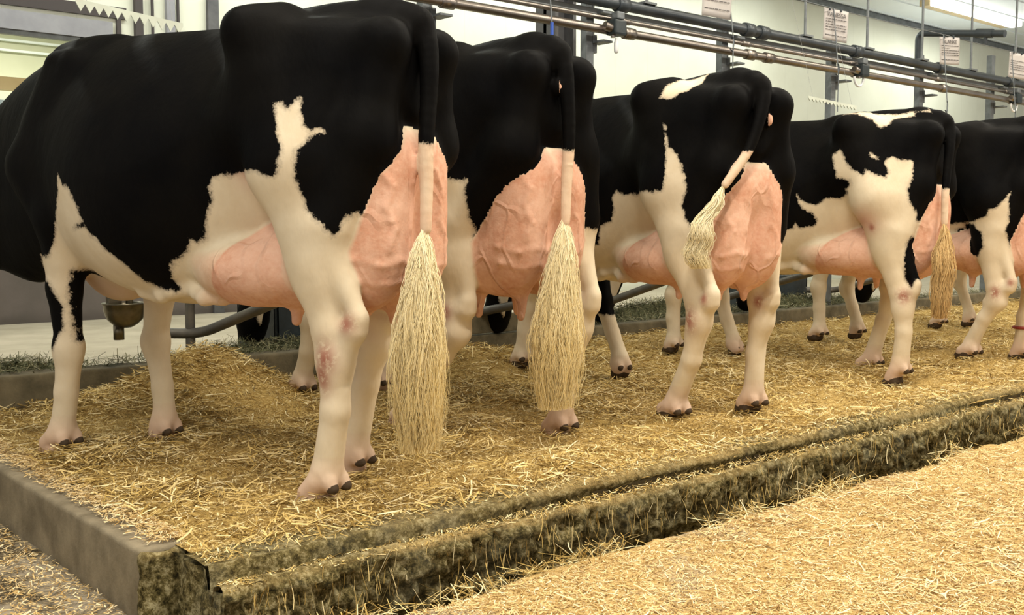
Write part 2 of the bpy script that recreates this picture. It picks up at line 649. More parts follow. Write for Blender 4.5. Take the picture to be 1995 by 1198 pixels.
def foot(B, n, fet, toe, s):
    tx = fet[0] + min(.064, (toe[0] - fet[0]) * .65)
    toe = (tx, s, toe[2])
    B.ell(n, (fet[0] - .002, s, fet[2] + .008), (.043, .046, .05), .02)
    dx, dz = toe[0] - fet[0], toe[2] + .02 - fet[2]
    B.cone(n, fet, (fet[0] + .5 * dx, s, fet[2] + .45 * dz), .040, .037, .02, 1.12)
    for q in (-1, 1):
        y = s + q * .024
        B.cone(n, (fet[0] + .25 * dx, y, fet[2] + .3 * dz), (toe[0] - .008, y + q * .004, toe[2] + .026), .034, .031, .012)
        B.cone('claw', (fet[0] + .45 * dx, y, toe[2] + .004), (toe[0] + .010, y + q * .002, toe[2] - .004), .031, .027, .012)
        B.ell('dew', (fet[0] - .046, s + q * .028, fet[2] - .026), (.021, .017, .016), .004)
        B.ell(n, (fet[0] - .034, s + q * .027, fet[2] - .012), (.023, .022, .026), .012)


def fore_leg(B, s, L, nm):
    """L: toe, fetlock, cannon, knee, forearm, elbow"""
    toe, fet, can, knee, arm, elb = [(p[0], s, p[1]) for p in L]
    sg = 1 if s > 0 else -1
    B.cone('body', (1.47, .12 * sg, 1.36), (1.53, .19 * sg, 1.03), .06, .085, .055, .9)     # scapula
    B.cone('body', (1.38, .12 * sg, 1.34), (1.46, .19 * sg, 1.0), .06, .08, .06, .9)
    B.cone('body', (1.55, .19 * sg, 1.01), (elb[0] + .02, .20 * sg, elb[2] + .03), .085, .085, .05, .9)
    B.cone('body', (1.36, .18 * sg, 1.08), (elb[0] - .01, .19 * sg, elb[2] + .04), .085, .075, .05, .8)
    n = nm
    B.cone('body', (elb[0], s * 1.0, elb[2] + .04), (elb[0] * .5 + arm[0] * .5, s, (elb[2] + arm[2]) / 2), .085, .068, .04, .9)
    B.cone(n, (elb[0], s, elb[2]), arm, .082, .056, .04, .88)
    B.cone(n, arm, (knee[0], s, knee[2] + .02), .060, .047, .03, .92)
    B.ell(n, (knee[0] + .004, s, knee[2]), (.052, .051, .065), .02)
    B.cone(n, knee, can, .045, .036, .025)
    B.cone(n, can, (fet[0], s, fet[2] + .03), .036, .039, .02)
    B.cone(n, (knee[0] - .02, s, knee[2] - .03), (fet[0] - .02, s, fet[2] + .02), .026, .027, .02)
    foot(B, n, fet, toe, s)


def build_cow(name, P, h=.009):
    """P: dict of pose, udder, tail and coat data, local metres (x forward, y left)"""
    lo, hi = (-.40, -.50, -.06), (P.get('xmax', 2.75), .50, 1.62)
    g = Grid(lo, hi, h)
    B = Body(g)
    B.loft('body', P['torso'], .05)
    # hooks, sacrum, pins, tail setting
    for sg in (-1, 1):
        hx, hy, hz = P.get('hook', (.44, .255, 1.375))
        B.cone('body', (hx, hy * sg, hz), (hx - .06, .16 * sg, hz + .02), .052, .06, .07)
        B.cone('body', (hx, (hy - .02) * sg, hz - .02), (.03, .12 * sg, 1.315), .035, .04, .09)
        B.cone('body', (hx - .02, (hy - .05) * sg, hz - .06), (hx + .02, .20 * sg, 1.12), .06, .08, .11)
        B.ell('body', (.03, .118 * sg, 1.32), (.050, .044, .05), .06)
    B.cone('body', (.60, 0, 1.40), (.12, 0, 1.405), .055, .055, .06)
    B.cone('body', (.14, 0, 1.41), (.01, 0, 1.385), .052, .046, .05)
    for s, L, nm in P['hind']: hind_leg(B, s, L, nm)
    for s, L, nm in P['fore']: fore_leg(B, s, L, nm)
    # brisket, withers
    B.ell('body', (1.34, 0, .70), (.17, .10, .12), .06)
    B.ell('body', (1.62, 0, .83), (.22, .15, .20), .08)
    B.cone('body', (1.32, 0, 1.40), (1.58, 0, 1.41), .055, .055, .07)
    for a, b, ra, rb, asp in P.get('neck', []):
        B.cone('body', a, b, ra, rb, .08, asp)
    # head
    if 'head' in P:
        hx, hy, hz, ang, yaw = P['head']       # poll position, downward angle, yaw
        c, s_ = math.cos(ang), math.sin(ang)
        cy, sy = math.cos(yaw), math.sin(yaw)

        def hp(u, v, q=0):                     # u along muzzle, v up, q left
            X, Z = u * c + v * s_, -u * s_ + v * c
            return (hx + X * cy - q * sy, hy + X * sy + q * cy, hz + Z)
        B.cone('body', hp(.0, -.04), hp(.20, -.03), .125, .105, .05)
        B.cone('body', hp(.18, -.03), hp(.46, -.04), .095, .068, .04)
        B.cone('body', hp(.44, -.04), hp(.50, -.05), .078, .066, .03, 1.1)
        B.cone('body', hp(.08, -.10), hp(.40, -.10), .075, .048, .04)
        B.ell('body', hp(-.01, .07), (.06, .06, .045), .04)
        for q in (-1, 1):
            B.cone('body', hp(.0, .02, .10 * q), hp(-.02, .03, .20 * q), .035, .05, .03)
            B.cone('body', hp(-.02, .03, .19 * q), hp(.0, .0, .27 * q), .045, .018, .03)
            B.ell('body', hp(.14, .035, .085 * q), (.032, .028, .028), .02)
            B.ell('claw', hp(.155, .035, .103 * q), (.017, .015, .017), .003)
            B.ell('body', hp(.49, -.02, .045 * q), (.022, .018, .018), .008, sub=True)
    # udder
    U = P['udder']
    ux, uz, uy = U.get('dx', 0), U.get('dz', 0), U.get('dy', 0)
    for sg in (-1, 1):
        B.ell('udder', (.155 + ux, uy + .085 * sg, .86 + uz), (.155, .11, .262), .045)
        B.ell('udder', (.115 + ux, uy + .05 * sg, U.get('top', .96)), (.11, .12, .13), .06)
        B.ell('udder', (.19 + ux, uy + .085 * sg, .72 + uz), (.18, .108, .165), .04)
        B.ell('udder', (.36 + ux, .10 * sg, .705 + uz), (.22, .13, .140), .05)
        B.ell('fore', (.50, .12 * sg, .675), (.27, .15, .11), .05)
        for tx, ty in U.get('teats', ((.17, .07), (.40, .10))):
            z0 = U.get('tz', .60) + uz
            B.cone('udder', (tx + ux, uy + ty * sg, z0), (tx + ux + .004, uy + ty * sg * 1.05, z0 - U.get('tl', .075)), U.get('tr', .024), .015, .03)
    for r in U.get('extra', []): B.ell('udder', *r)
    body, ud = B.grp['body'], B.grp['udder']
    # veins running over the udder surface
    for path in U.get('veins', []):
        pts = []
        for (vy, vz) in path:                  # seen from behind: lateral, height
            ts = np.arange(-.25, .4, .003)
            T = np.stack([ts, np.full_like(ts, vy), np.full_like(ts, vz)], 1)
            f = g.sample(ud, T)
            j = int(np.argmax(f < 0)) if (f < 0).any() else -1
            if j > 0: pts.append((T[j, 0] + .001, vy, vz))
        if len(pts) > 1:
            q = []
            for a, b in zip(pts, pts[1:]):
                for t in (0, .33, .66):
                    q.append([a[i] + (b[i] - a[i]) * t + (random.uniform(-.004, .004) if i else 0) for i in range(3)])
            q.append(pts[-1])
            B.chain('vein', q, [.008] * len(q), .004)
    if 'vein' in B.grp: B.grp['udder'] = ud = smin(ud, B.grp['vein'], .010)
    for sg in (-1, 1):                         # milk veins along the belly
        q = [(.50 + i * .05, sg * (.17 + .018 * math.sin(i * 1.9)), .60 + .012 * math.sin(i * 1.3) + (.0 if i < 7 else (i - 7) * -.004)) for i in range(11)]
        B.chain('fore', q, [.026 - .0012 * i for i in range(11)], .02)
    for r in P.get('bumps', []): B.ell('body', *r)
    # tail
    t0_ = np.array(P['tail'], float)
    tl = []
    for i in range(len(t0_) - 1):
        a0, a1, a2, a3 = t0_[max(i - 1, 0)], t0_[i], t0_[i + 1], t0_[min(i + 2, len(t0_) - 1)]
        for t in (0, .25, .5, .75): tl.append(tuple(.5 * (2 * a1 + (a2 - a0) * t + (2 * a0 - 5 * a1 + 4 * a2 - a3) * t * t + (3 * a1 - a0 - 3 * a2 + a3) * t ** 3)))
    tl.append(tuple(t0_[-1]))
    n = len(tl)
    rs = [.040 + (.0165 - .040) * min(1, (i / max(1, n - 1)) ** .6) for i in range(n)]
    B.chain('tail', tl, rs, .003)
    F_ = body
    for leg in ('leg_a', 'leg_b', 'leg_c', 'leg_d'):
        if leg in B.grp: F_ = smin(F_, B.grp[leg], .035)
    F_ = smin(F_, B.grp['claw'], .006)
    F_ = smin(F_, B.grp['dew'], .003)
    F_ = smin(F_, B.grp['fore'], .035)
    F_ = smin(F_, ud, .016)
    F_ = smin(F_, B.grp['tail'], .022)
    # flat soles
    z = g.ax[2][None, None, :]
    F_ = np.maximum(F_, (P.get('sole', -.03) - z).astype(np.float32))
    V, Q = surface_nets(F_, g)
    dist = {k: g.sample(a, V) for k, a in B.grp.items()}
    others = np.minimum.reduce([dist[k] for k in ('body', 'leg_a', 'leg_b', 'leg_c', 'leg_d') if k in dist])
    pink = smooth01(.5 + (others - dist['udder']) / .05) * (1 - .6 * smooth01((V[:, 2] - 1.0) / .12))
    pink = np.maximum(pink, smooth01(1.1 - dist['fore'] / .09) * smooth01((.80 - V[:, 2]) / .10) * smooth01((.95 - V[:, 0]) / .4) * .66 * (dist['fore'] < others + .04))
    hoof = smooth01(.5 + np.maximum(others + .003 - dist['claw'], others - dist['dew']) / .010)
    hoof = np.where(dist['udder'] < .01, 0, hoof)
    if P.get('pale_claws'):
        hoof = np.where(dist['dew'] < .012, hoof, np.where(V[:, 2] < .3, hoof * .0, hoof))
    # coat pattern from polygons drawn on the side of the animal
    ay = np.abs(V[:, 1])
    uv = np.stack([V[:, 0] * CP + ay * SP, V[:, 2]], 1)
    wsd = np.full(len(V), -.5)
    for poly in P['white']: wsd = np.maximum(wsd, poly_sd(uv, poly))
    for poly in P.get('black', []): wsd = np.minimum(wsd, -poly_sd(uv, poly))
    far = V[:, 1] < 0
    if 'far_white' in P:
        wf = np.full(len(V), -.5)
        for poly in P['far_white']: wf = np.maximum(wf, poly_sd(uv, poly))
        for poly in P.get('far_black', []): wf = np.minimum(wf, -poly_sd(uv, poly))
        wsd = np.where(far, wf, wsd)
    if P.get('brisket'):
        m = (ay < .125) & (V[:, 0] < 1.56) & (V[:, 2] < .82)
        wsd = np.where(m, np.maximum(wsd, .03), wsd)
    isud = dist['udder'] < others
    wsd = np.where(isud & (dist['udder'] < others - .004), np.maximum(wsd, .05), wsd)
    for (c, r) in P.get('spots', []):
        dd = np.sqrt((((V - np.array(c)) / np.array(r)) ** 2).sum(1))
        wsd = np.where(dd < 1.6, np.maximum(wsd, (1 - dd) * .03), wsd)
        pink = np.where(dd < 1.3, 1.0, pink)
    for (c, r) in P.get('udder_black', []):
        dd = np.linalg.norm(V - np.array(c), axis=1)
        wsd = np.where(isud & (dd < r * 2), np.minimum(wsd, dd - r), wsd)
    isub = isud & (V[:, 2] > 0)
    tz = P.get('tail_white', .98)
    istail = dist['tail'] < np.minimum(others, dist['udder']) - .002
    wsd = np.where(istail, np.clip(tz - V[:, 2], -.1, .1), wsd)
    pink = np.where(istail, np.where(V[:, 2] < tz, .52, 0), pink)
    sore = np.zeros(len(V)); flush = np.zeros(len(V))
    for (c, r) in P.get('sores', []):
        q = (V - np.array(c)) / np.array(r)
        sore = np.maximum(sore, np.exp(-(q ** 2).sum(1)))
    for (c, r) in P.get('flush', []):
        q = (V - np.array(c)) / np.array(r)
        flush = np.maximum(flush, np.exp(-(q ** 2).sum(1)))
    for nm in ('leg_a', 'leg_b', 'leg_c', 'leg_d'):
        if nm in dist: flush = np.where((dist[nm] < .02) & (V[:, 2] < .16), np.maximum(flush, smooth01((.20 - V[:, 2]) / .15) * .62), flush)
    o = np_mesh(name, V, Q, M_COAT, attrs=dict(white=wsd, pink=pink, hoof=hoof, sore=sore, flush=flush))
    x, y, a, s = P['place']
    o.location = (x, y, 0); o.rotation_euler = (0, 0, a); o.scale = (s, s, s)
    return o


def ribbons(name, paths, widths, mat, parent=None, attrs=None):
    """paths (n, k, 3): n thin three-sided blades of k points"""
    n, k, _ = paths.shape
    T = np.gradient(paths, axis=1)
    T /= np.linalg.norm(T, axis=2, keepdims=True) + 1e-9
    R_ = RNG.normal(size=(n, 1, 3))
    S_ = np.cross(T, R_); S_ /= np.linalg.norm(S_, axis=2, keepdims=True) + 1e-9
    N_ = np.cross(T, S_)
    wd = widths[..., None]
    ring = [paths + S_ * wd, paths - S_ * wd * .5 + N_ * wd * .87, paths - S_ * wd * .5 - N_ * wd * .87]
    V = np.stack(ring, 2).reshape(-1, 3)           # n,k,3verts
    base = (np.arange(n)[:, None] * k + np.arange(k - 1)[None, :]) * 3
    Q = []
    for j in range(3):
        j2 = (j + 1) % 3
        Q.append(np.stack([base + j, base + j2, base + 3 + j2, base + 3 + j], -1))
    Q = np.stack(Q, 2).reshape(-1, 4)
    at = {kk: np.repeat(v, k * 3) for kk, v in (attrs or {}).items()}
    return np_mesh(name, V, Q, mat, parent, True, at)


def tail_switch(parent, axis, rad, n, mat, wave=.012, w=.0011, curl=0.0, k=22, squash=.7, late=.35):
    """axis: local polyline down the middle of the tassel, rad: half width at each axis point"""
    axis = np.array(axis, float); rad = np.array(rad, float)
    m = len(axis)
    t = np.linspace(0, 1, k)[None, :]
    t0 = (RNG.random((n, 1)) ** 1.5) * late         # hair leaves the tail over its lower part
    t1 = 1.06 - (RNG.random((n, 1)) ** .9) * .42
    tt = t0 + (t1 - t0) * t
    g_ = np.linspace(0, 1, m)
    C_ = np.stack([np.interp(tt, g_, axis[:, a]) for a in range(3)], -1)
    Rr = np.interp(tt, g_, rad)
    th = RNG.random((n, 1)) * 2 * np.pi
    rr = np.sqrt(RNG.random((n, 1)))
    rr = np.where(RNG.random((n, 1)) < .16, rr * 1.35, rr)
    grow = smooth01((tt - t0) / .25) * .85 + .15
    ph = RNG.random((n, 1)) * 6.28
    clump = np.floor(th * 3) * 1.7
    wv = wave * np.sin(tt * (9 + 4 * RNG.random((n, 1))) + ph * .35 + clump) * grow + .0028 * np.sin(tt * 42 + ph) * grow
    dx = np.cos(th) * rr * Rr * grow * squash + wv * .6
    dy = np.sin(th) * rr * Rr * grow + wv
    if curl:
        dy = dy + curl * np.sin(tt * 16 + ph * .15) * grow
        dx = dx + curl * .6 * np.cos(tt * 16 + ph * .15) * grow
    P_ = C_ + np.stack([dx, dy, np.zeros_like(dx)], -1)
    wd = w * (1 - .6 * t) * (.7 + .6 * RNG.random((n, 1)))
    return ribbons('tail_switch', P_, wd, mat, parent, dict(rnd=RNG.random(n)))
# ------------------------------------------------------------------ the barn
def straw_ground_mat(name, c, grey=None, dark=(.20, .11, .035)):
    m = new_mat(name, c[0], .9, spec=.15); t = NT(m)
    v = t.coord(world=True)
    wob = t.node('ShaderNodeVectorMath', operation='ADD')
    nz = t.node('ShaderNodeTexNoise'); nz.inputs['Scale'].default_value = 14; nz.inputs['Detail'].default_value = 3
    t.link(v, nz.inputs['Vector'])
    sc = t.node('ShaderNodeVectorMath', operation='SCALE'); sc.inputs['Scale'].default_value = .05
    t.link(nz.outputs['Color'], sc.inputs[0]); t.link(v, wob.inputs[0]); t.link(sc.outputs[0], wob.inputs[1])
    a = t.voro(wob.outputs[0], 95, 'F1', 'Distance')
    fine = t.noise(wob.outputs[0], 130, 5, .7)
    mid = t.noise(v, 22, 4, .6); big = t.noise(v, 2.2, 4, .6)
    col = t.ramp(fine, [(.30, dark), (.45, c[1]), (.58, c[0]), (.75, c[2])])
    col = t.mix(t.mrange(mid, .42, .70, 0, .55), col, c[1])
    if grey: col = t.mix(t.mrange(big, .56, .68, 0, .75), col, grey)
    t.base(col)
    h = t.math('ADD', t.math('MULTIPLY', fine, 1.0), t.math('MULTIPLY', a, .8))
    t.normal(t.bump(h, .8, .008))
    return m


M_BED = straw_ground_mat('trodden_straw', [(.60, .425, .16), (.37, .24, .07), (.80, .65, .36)])
M_ALLEY = straw_ground_mat('alley_chaff', [(.70, .50, .24), (.50, .33, .11), (.86, .70, .42)], grey=(.36, .31, .24))
STRAW_GOLD = mat_straw('straw', [(.15, .092, .025), (.36, .235, .062), (.58, .405, .13), (.72, .55, .24), (.90, .78, .48)])
STRAW_PALE = mat_straw('chaff', [(.30, .17, .05), (.60, .41, .16), (.76, .57, .28), (.92, .79, .52)])
HAY = mat_straw('hay', [(.045, .050, .022), (.11, .115, .05), (.20, .19, .10), (.34, .30, .18)])


def mat_kerb():
    m = new_mat('mossy_concrete', (.2, .18, .1), .95, spec=.15); t = NT(m)
    v = t.coord(world=True)
    n = t.noise(v, 42, 8, .78, .15); n2 = t.noise(v, 150, 5, .7); n3 = t.noise(v, 4, 4, .6)
    c = t.ramp(n, [(.37, (.018, .014, .004)), (.45, (.09, .07, .022)), (.52, (.24, .19, .075)), (.60, (.50, .43, .24))])
    c = t.mix(t.mrange(n2, .45, .75, 0, .5), c, (.035, .03, .014))
    c = t.mix(t.mrange(n3, .5, .7, 0, .35), c, (.20, .20, .15))
    st = t.attr('top')
    c = t.mix(t.math('MULTIPLY', st, t.mrange(n2, .3, .6)), c, (.62, .44, .18))
    t.base(c)
    t.normal(t.bump(t.math('ADD', n, t.math('MULTIPLY', n2, .6)), .9, .012))
    return m


M_KERB = mat_kerb()
M_CONC = mottled('worn_concrete', (.26, .215, .14), (.14, .112, .068), 7, .9, 0, .5, .004, 90)
M_CONC_DIRTY = mottled('dirty_concrete', (.15, .115, .06), (.08, .062, .03), 9, .9, 0, .6, .006, 60)
M_MANGER = mottled('manger_concrete', (.16, .13, .075), (.07, .058, .03), 8, .9, 0, .5, .005, 50)
M_FEED = mottled('feed_alley_concrete', (.42, .37, .28), (.33, .29, .21), 3, .8, 0, .2, .003, 60)


def mat_wall():
    m = new_mat('white_wall', (.80, .80, .70), .55); t = NT(m)
    v = t.coord(world=True)
    c = t.mix(t.mrange(t.noise(v, 1.3, 4, .6), .35, .7), (.74, .755, .65), (.67, .68, .57))
    sp = t.node('ShaderNodeSeparateXYZ'); t.link(v, sp.inputs[0])
    fr = t.math('PINGPONG', t.math('ADD', sp.outputs[0], sp.outputs[1]), .31)
    ln = t.mrange(fr, .0, .006, 1, 0)
    c = t.mix(t.math('MULTIPLY', ln, .35), c, (.5, .5, .42))
    t.base(c); return m


M_WALL = mat_wall()
M_DADO = mottled('grey_dado_paint', (.115, .095, .085), (.095, .08, .07), 4, .7, 0, .1)
M_CEIL = mottled('ceiling_board', (.80, .86, .88), (.76, .82, .84), 1.5, .6, 0, 0)
M_TRIM = mottled('window_trim', (.30, .30, .33), (.25, .25, .28), 6, .5, 0, 0)
M_DARKTRIM = new_mat('dark_trim', (.05, .04, .04), .6)
M_GREEN = mottled('pale_green_wall', (.56, .58, .42), (.62, .63, .48), 1.2, .8, 0, 0)
M_TAN = mottled('tan_board', (.52, .38, .20), (.46, .33, .17), 4, .6, 0, 0)
M_PANEL = mottled('pale_blue_panel', (.55, .64, .70), (.46, .54, .60), 3, .5, 0, 0)
gl = new_mat('window_glass', (1, 1, 1), .02); gl.node_tree.nodes['Principled BSDF'].inputs['Transmission Weight'].default_value = 1
gl.node_tree.nodes['Principled BSDF'].inputs['IOR'].default_value = 1.15
M_GLASS = gl

WY = 9.7


def struct(mb, name, mat): return tag(mb.build(name, mat), kind='structure')


# ---- bed relief
def bed_h(X, Y):
    P2 = np.stack([X, Y], -1)
    h = .018 * fbm(P2, 3.1, 3, 3) + .012 * fbm(P2, 9, 3, 9) + .002
    h = h + .055 * smooth01((Y - 4.0) / .7) * smooth01((X - 2.6) / .9)
    h = h + .26 * np.exp(-(((X - 2.13) / .33) ** 2 + ((Y - 4.62) / .33) ** 2))
    h = h + .06 * np.exp(-(((X - 1.75) / .30) ** 2 + ((Y - 4.45) / .40) ** 2))
    h = h + .085 * np.exp(-(((X - 3.6) / .45) ** 2 + ((Y - 4.65) / .30) ** 2))
    h = h + .05 * np.exp(-(((X - 5.6) / .8) ** 2 + ((Y - 4.7) / .35) ** 2))
    h = h * smooth01((Y - 2.40) / .25) * smooth01((X - 1.10) / .15)
    h = h + .008 * smooth01((Y - 2.40) / .1) - .02 * smooth01((2.43 - Y) / .04)
    return h


def grid_mesh(name, xs, ys, zf, mat, attrs=None):
    X, Y = np.meshgrid(xs, ys, indexing='ij')
    V = np.stack([X, Y, zf(X, Y)], -1).reshape(-1, 3)
    nx, ny = X.shape
    i = np.arange(nx * ny).reshape(nx, ny)
    Q = np.stack([i[:-1, :-1], i[1:, :-1], i[1:, 1:], i[:-1, 1:]], -1).reshape(-1, 4)
    return np_mesh(name, V, Q, mat, attrs=attrs)


def xs_graded(x0, x1, d0, g_=1.006, dmax=.06):
    out = [x0]; d = d0
    while out[-1] < x1:
        out.append(out[-1] + d); d = min(d * g_, dmax)
    return np.array(out)


bed = grid_mesh('stall_platform', xs_graded(1.10, 17, .02, 1.01), np.arange(2.39, 4.97, .02), bed_h, M_BED)
tag(bed, kind='structure')

# ---- rough kerb and gutter along the alley
def kerb():
    xs = xs_graded(1.08, 17, .009, 1.0035, .05)
    prof = [(2.50, .010), (2.44, .012), (2.40, .008), (2.382, -.006), (2.376, -.020), (2.374, -.034), (2.371, -.085), (2.366, -.085),
            (2.360, -.050), (2.338, -.044), (2.326, -.045), (2.314, -.052), (2.303, -.064)]
    for i in range(13): prof.append((2.300 + .002 * i, -.075 - i * .0155))
    prof += [(2.325, -.28), (2.31, -.295), (2.27, -.30), (2.22, -.30), (2.17, -.30), (2.11, -.30)]
    prof = np.array(prof)
    n = len(prof)
    X = np.repeat(xs[:, None], n, 1)
    Y = np.repeat(prof[None, :, 0], len(xs), 0).copy(); Z = np.repeat(prof[None, :, 1], len(xs), 0).copy()
    open_ = smooth01((xs - 1.5) / 1.2)[:, None]
    j = np.arange(n)[None, :]
    # the bed rim drops further to the right
    dip = ((j >= 3) & (j <= 8)) * 1.0
    Z += ((j >= 3) & (j <= 5)) * .018 * (1 - open_)
    Y += ((j >= 5) & (j <= 6)) * (.008 * open_ * (1 + 1.5 * vnoise(np.stack([X, X * 0], -1), 3.1, 4)))
    Z += ((j >= 8) & (j <= 25)) * .016 * (1 - open_) 
    wob = .018 * fbm(np.stack([X * 1.0, X * 0 + 3.0], -1), 1.7, 3, 5)
    Y = Y + wob * ((j > 1) & (j < n - 4))
    P3 = np.stack([X, Y * 1.0, Z], -1)
    amp = np.where(j < 8, .0035, np.where(j < 13, .008, np.where(j < 27, .017, .006)))
    d = 1.1 - 2.4 * np.abs(fbm(P3, 13, 3, 21, .6)); d2 = fbm(P3, 48, 3, 31, .7)
    Y = Y - amp * (d + .6 * d2) * (j > 1)
    Z = Z + amp * .6 * fbm(P3, 15, 3, 41) * (j > 1) + .004 * d2 * ((j > 7) & (j < 13))
    top = np.where(j < 4, .35 + .65 * smooth01((X - 1.9) / .7), np.where((j > 7) & (j < 12), .85, np.where(j < 8, .1, 0.))) * np.ones_like(X)
    top = top * np.clip(.75 + .8 * fbm(P3[..., :2], 3, 3, 8), .1, 1)
    V = np.stack([X, Y, Z], -1).reshape(-1, 3)
    i = np.arange(len(xs) * n).reshape(len(xs), n)
    Q = np.stack([i[:-1, :-1], i[:-1, 1:], i[1:, 1:], i[1:, :-1]], -1).reshape(-1, 4)
    o = np_mesh('gutter_kerb', V, Q, M_KERB, attrs=dict(top=top.ravel()))
    tag(o, kind='structure')
    # closing end at the corner
    ys = np.linspace(2.29, 2.62, 22); zs = np.linspace(-.30, .0, 20)
    YY, ZZ = np.meshgrid(ys, zs, indexing='ij')
    XX = 1.085 + .012 * fbm(np.stack([YY, ZZ], -1), 22, 3, 77)
    ZZ = np.minimum(ZZ, np.where(YY < 2.37, -.045, .0))
    V = np.stack([XX, YY, ZZ], -1).reshape(-1, 3)
    i = np.arange(XX.size).reshape(XX.shape)
    Q = np.stack([i[:-1, :-1], i[:-1, 1:], i[1:, 1:], i[1:, :-1]], -1).reshape(-1, 4)
    e = np_mesh('kerb_end', V, Q, M_KERB, attrs=dict(top=np.zeros(XX.size))); tag(e, kind='structure')


kerb()

# ---- alley and side floor
def alley_h(X, Y):
    P2 = np.stack([X, Y], -1)
    h = -.14 + .006 * fbm(P2, 4, 3, 50) + .004 * fbm(P2, 14, 2, 51)
    edge = 2.135 + .02 * fbm(np.stack([X, X * 0], -1), 2.5, 3, 66) + .012 * fbm(np.stack([X, X * 0 + 9], -1), 9, 2, 67)
    return np.where(Y > edge, -.20 - (Y - edge) * 3, h)


mb = MB(); mb.box((1.10, 2.40, -.35), (17, 4.96, -.03)); struct(mb, 'platform_core', M_CONC_DIRTY)
mb = MB(); mb.box((1.088, 2.40, -.35), (1.16, 2.66, -.012)); mb.box((1.09, 2.315, -.35), (1.16, 2.41, -.07)); struct(mb, 'kerb_core', M_KERB)
al = grid_mesh('alley_floor', xs_graded(.95, 17, .012, 1.006), np.concatenate([np.arange(-1.5, 1.2, .06), np.arange(1.2, 2.19, .011)]), alley_h, M_ALLEY)
tag(al, kind='structure')


def mat_side():
    m = new_mat('littered_floor', (.3, .25, .17), .9); t = NT(m)
    v = t.coord(world=True)
    a = t.noise(v, 3.3, 5, .6); f = t.noise(v, 110, 4, .7)
    conc = t.mix(t.mrange(f, .4, .6), (.33, .28, .20), (.26, .215, .15))
    lit = t.ramp(f, [(.44, (.035, .025, .010)), (.54, (.13, .09, .04)), (.64, (.50, .40, .23))])
    t.base(t.mix(t.mrange(a, .46, .54), conc, lit)); t.normal(t.bump(f, .6, .006))
    return m


side = grid_mesh('side_floor', np.arange(-2.0, 1.02, .03), np.arange(-1.5, 9.75, .05), lambda X, Y: -.175 + .006 * fbm(np.stack([X, Y], -1), 5, 3, 12), mat_side())
tag(side, kind='structure')

# ---- concrete beam on the left of the bed
def rough_box(name, lo, hi, step, amp, mat, seed=0, rag=None):
    bm = bmesh.new()
    bmesh.ops.create_cube(bm, size=1)
    for v in bm.verts:
        v.co = Vector([(v.co[a] + .5) * (hi[a] - lo[a]) + lo[a] for a in range(3)])
    bmesh.ops.bevel(bm, geom=bm.edges[:], offset=min(.018, amp * 4 + .006), segments=3, profile=.6, affect='EDGES')
    for a in range(3):
        n = int((hi[a] - lo[a]) / step)
        for i in range(1, n):
            co = [0, 0, 0]; co[a] = lo[a] + (hi[a] - lo[a]) * i / n
            no = [0, 0, 0]; no[a] = 1
            bmesh.ops.bisect_plane(bm, geom=bm.verts[:] + bm.edges[:] + bm.faces[:], plane_co=co, plane_no=no)
    me = bpy.data.meshes.new(name); bm.to_mesh(me); bm.free()
    n = len(me.vertices)
    co = np.empty(n * 3, np.float32); me.vertices.foreach_get('co', co); co = co.reshape(-1, 3).astype(float)
    nr = np.array([v.normal[:] for v in me.vertices])
    a_ = amp if rag is None else amp * rag(co)
    d = fbm(co, 14, 4, seed, .55) * a_
    co += nr * d[:, None]
    me.vertices.foreach_set('co', co.astype(np.float32).ravel())
    at = me.attributes.new('top', 'FLOAT', 'POINT'); at.data.foreach_set('value', np.clip((co[:, 2] - hi[2] + .02) * 30, 0, .25).astype(np.float32))
    o = link_mesh(name, me, mat, None, True)
    me.update()
    return tag(o, kind='structure')


rough_box('side_beam', (1.00, 2.60, -.20), (1.125, 6.0, .012), .025, .0022, M_CONC, 3)
rough_box('beam_end', (1.00, 2.565, -.20), (1.125, 2.605, .006), .012, .011, M_KERB, 8)
rough_box('manger_kerb', (-.5, 4.95, -.1), (17, 5.09, .175), .10, .004, M_MANGER, 5)

mb = MB(); mb.box((-3, 5.0, -.12), (40, 9.75, -.0)); struct(mb, 'floor', M_FEED)

# ---- back wall with a window opening
WIN = (1.2, 3.50, .95, 2.58)
mb = MB()
mb.box((3.50, WY, 0), (40, WY + .15, 4.45)); mb.box((-3, WY, 0), (1.2, WY + .15, 4.45))
mb.box((1.2, WY, 2.58), (3.5, WY + .15, 4.45)); mb.box((1.2, WY, 0), (3.5, WY + .15, .95))
struct(mb, 'wall_back', M_WALL)
mb = MB(); mb.box((-3, WY - .015, 0), (6.2, WY, .62)); struct(mb, 'trim_1', M_DADO)
mb = MB(); mb.box((-3, WY - .03, 2.70), (3.75, WY, 2.80)); mb.box((3.66, WY - .03, .62), (3.70, WY, 2.70)); struct(mb, 'trim_2', M_DARKTRIM)
win = empty('window_1', (0, WY, 0)); tag(win, kind='structure')
mb = MB(); mb.box((1.05, -.04, 2.50), (3.62, .10, 2.66)); mb.box((3.42, -.04, .85), (3.62, .10, 2.50)); mb.box((1.05, -.06, .85), (3.62, .10, .97)); mb.box((1.05, -.04, .97), (1.22, .1, 2.5)); mb.build('window_frame', M_TRIM, win)
mb = MB(); mb.box((3.34, -.01, .97), (3.40, .05, 2.50)); mb.box((1.2, -.01, 2.46), (3.42, .05, 2.51)); mb.build('window_sash', M_GALV, win)
mb = MB(); mb.box((1.2, .045, .95), (3.42, .055, 2.5)); mb.build('window_pane', M_GLASS, win)
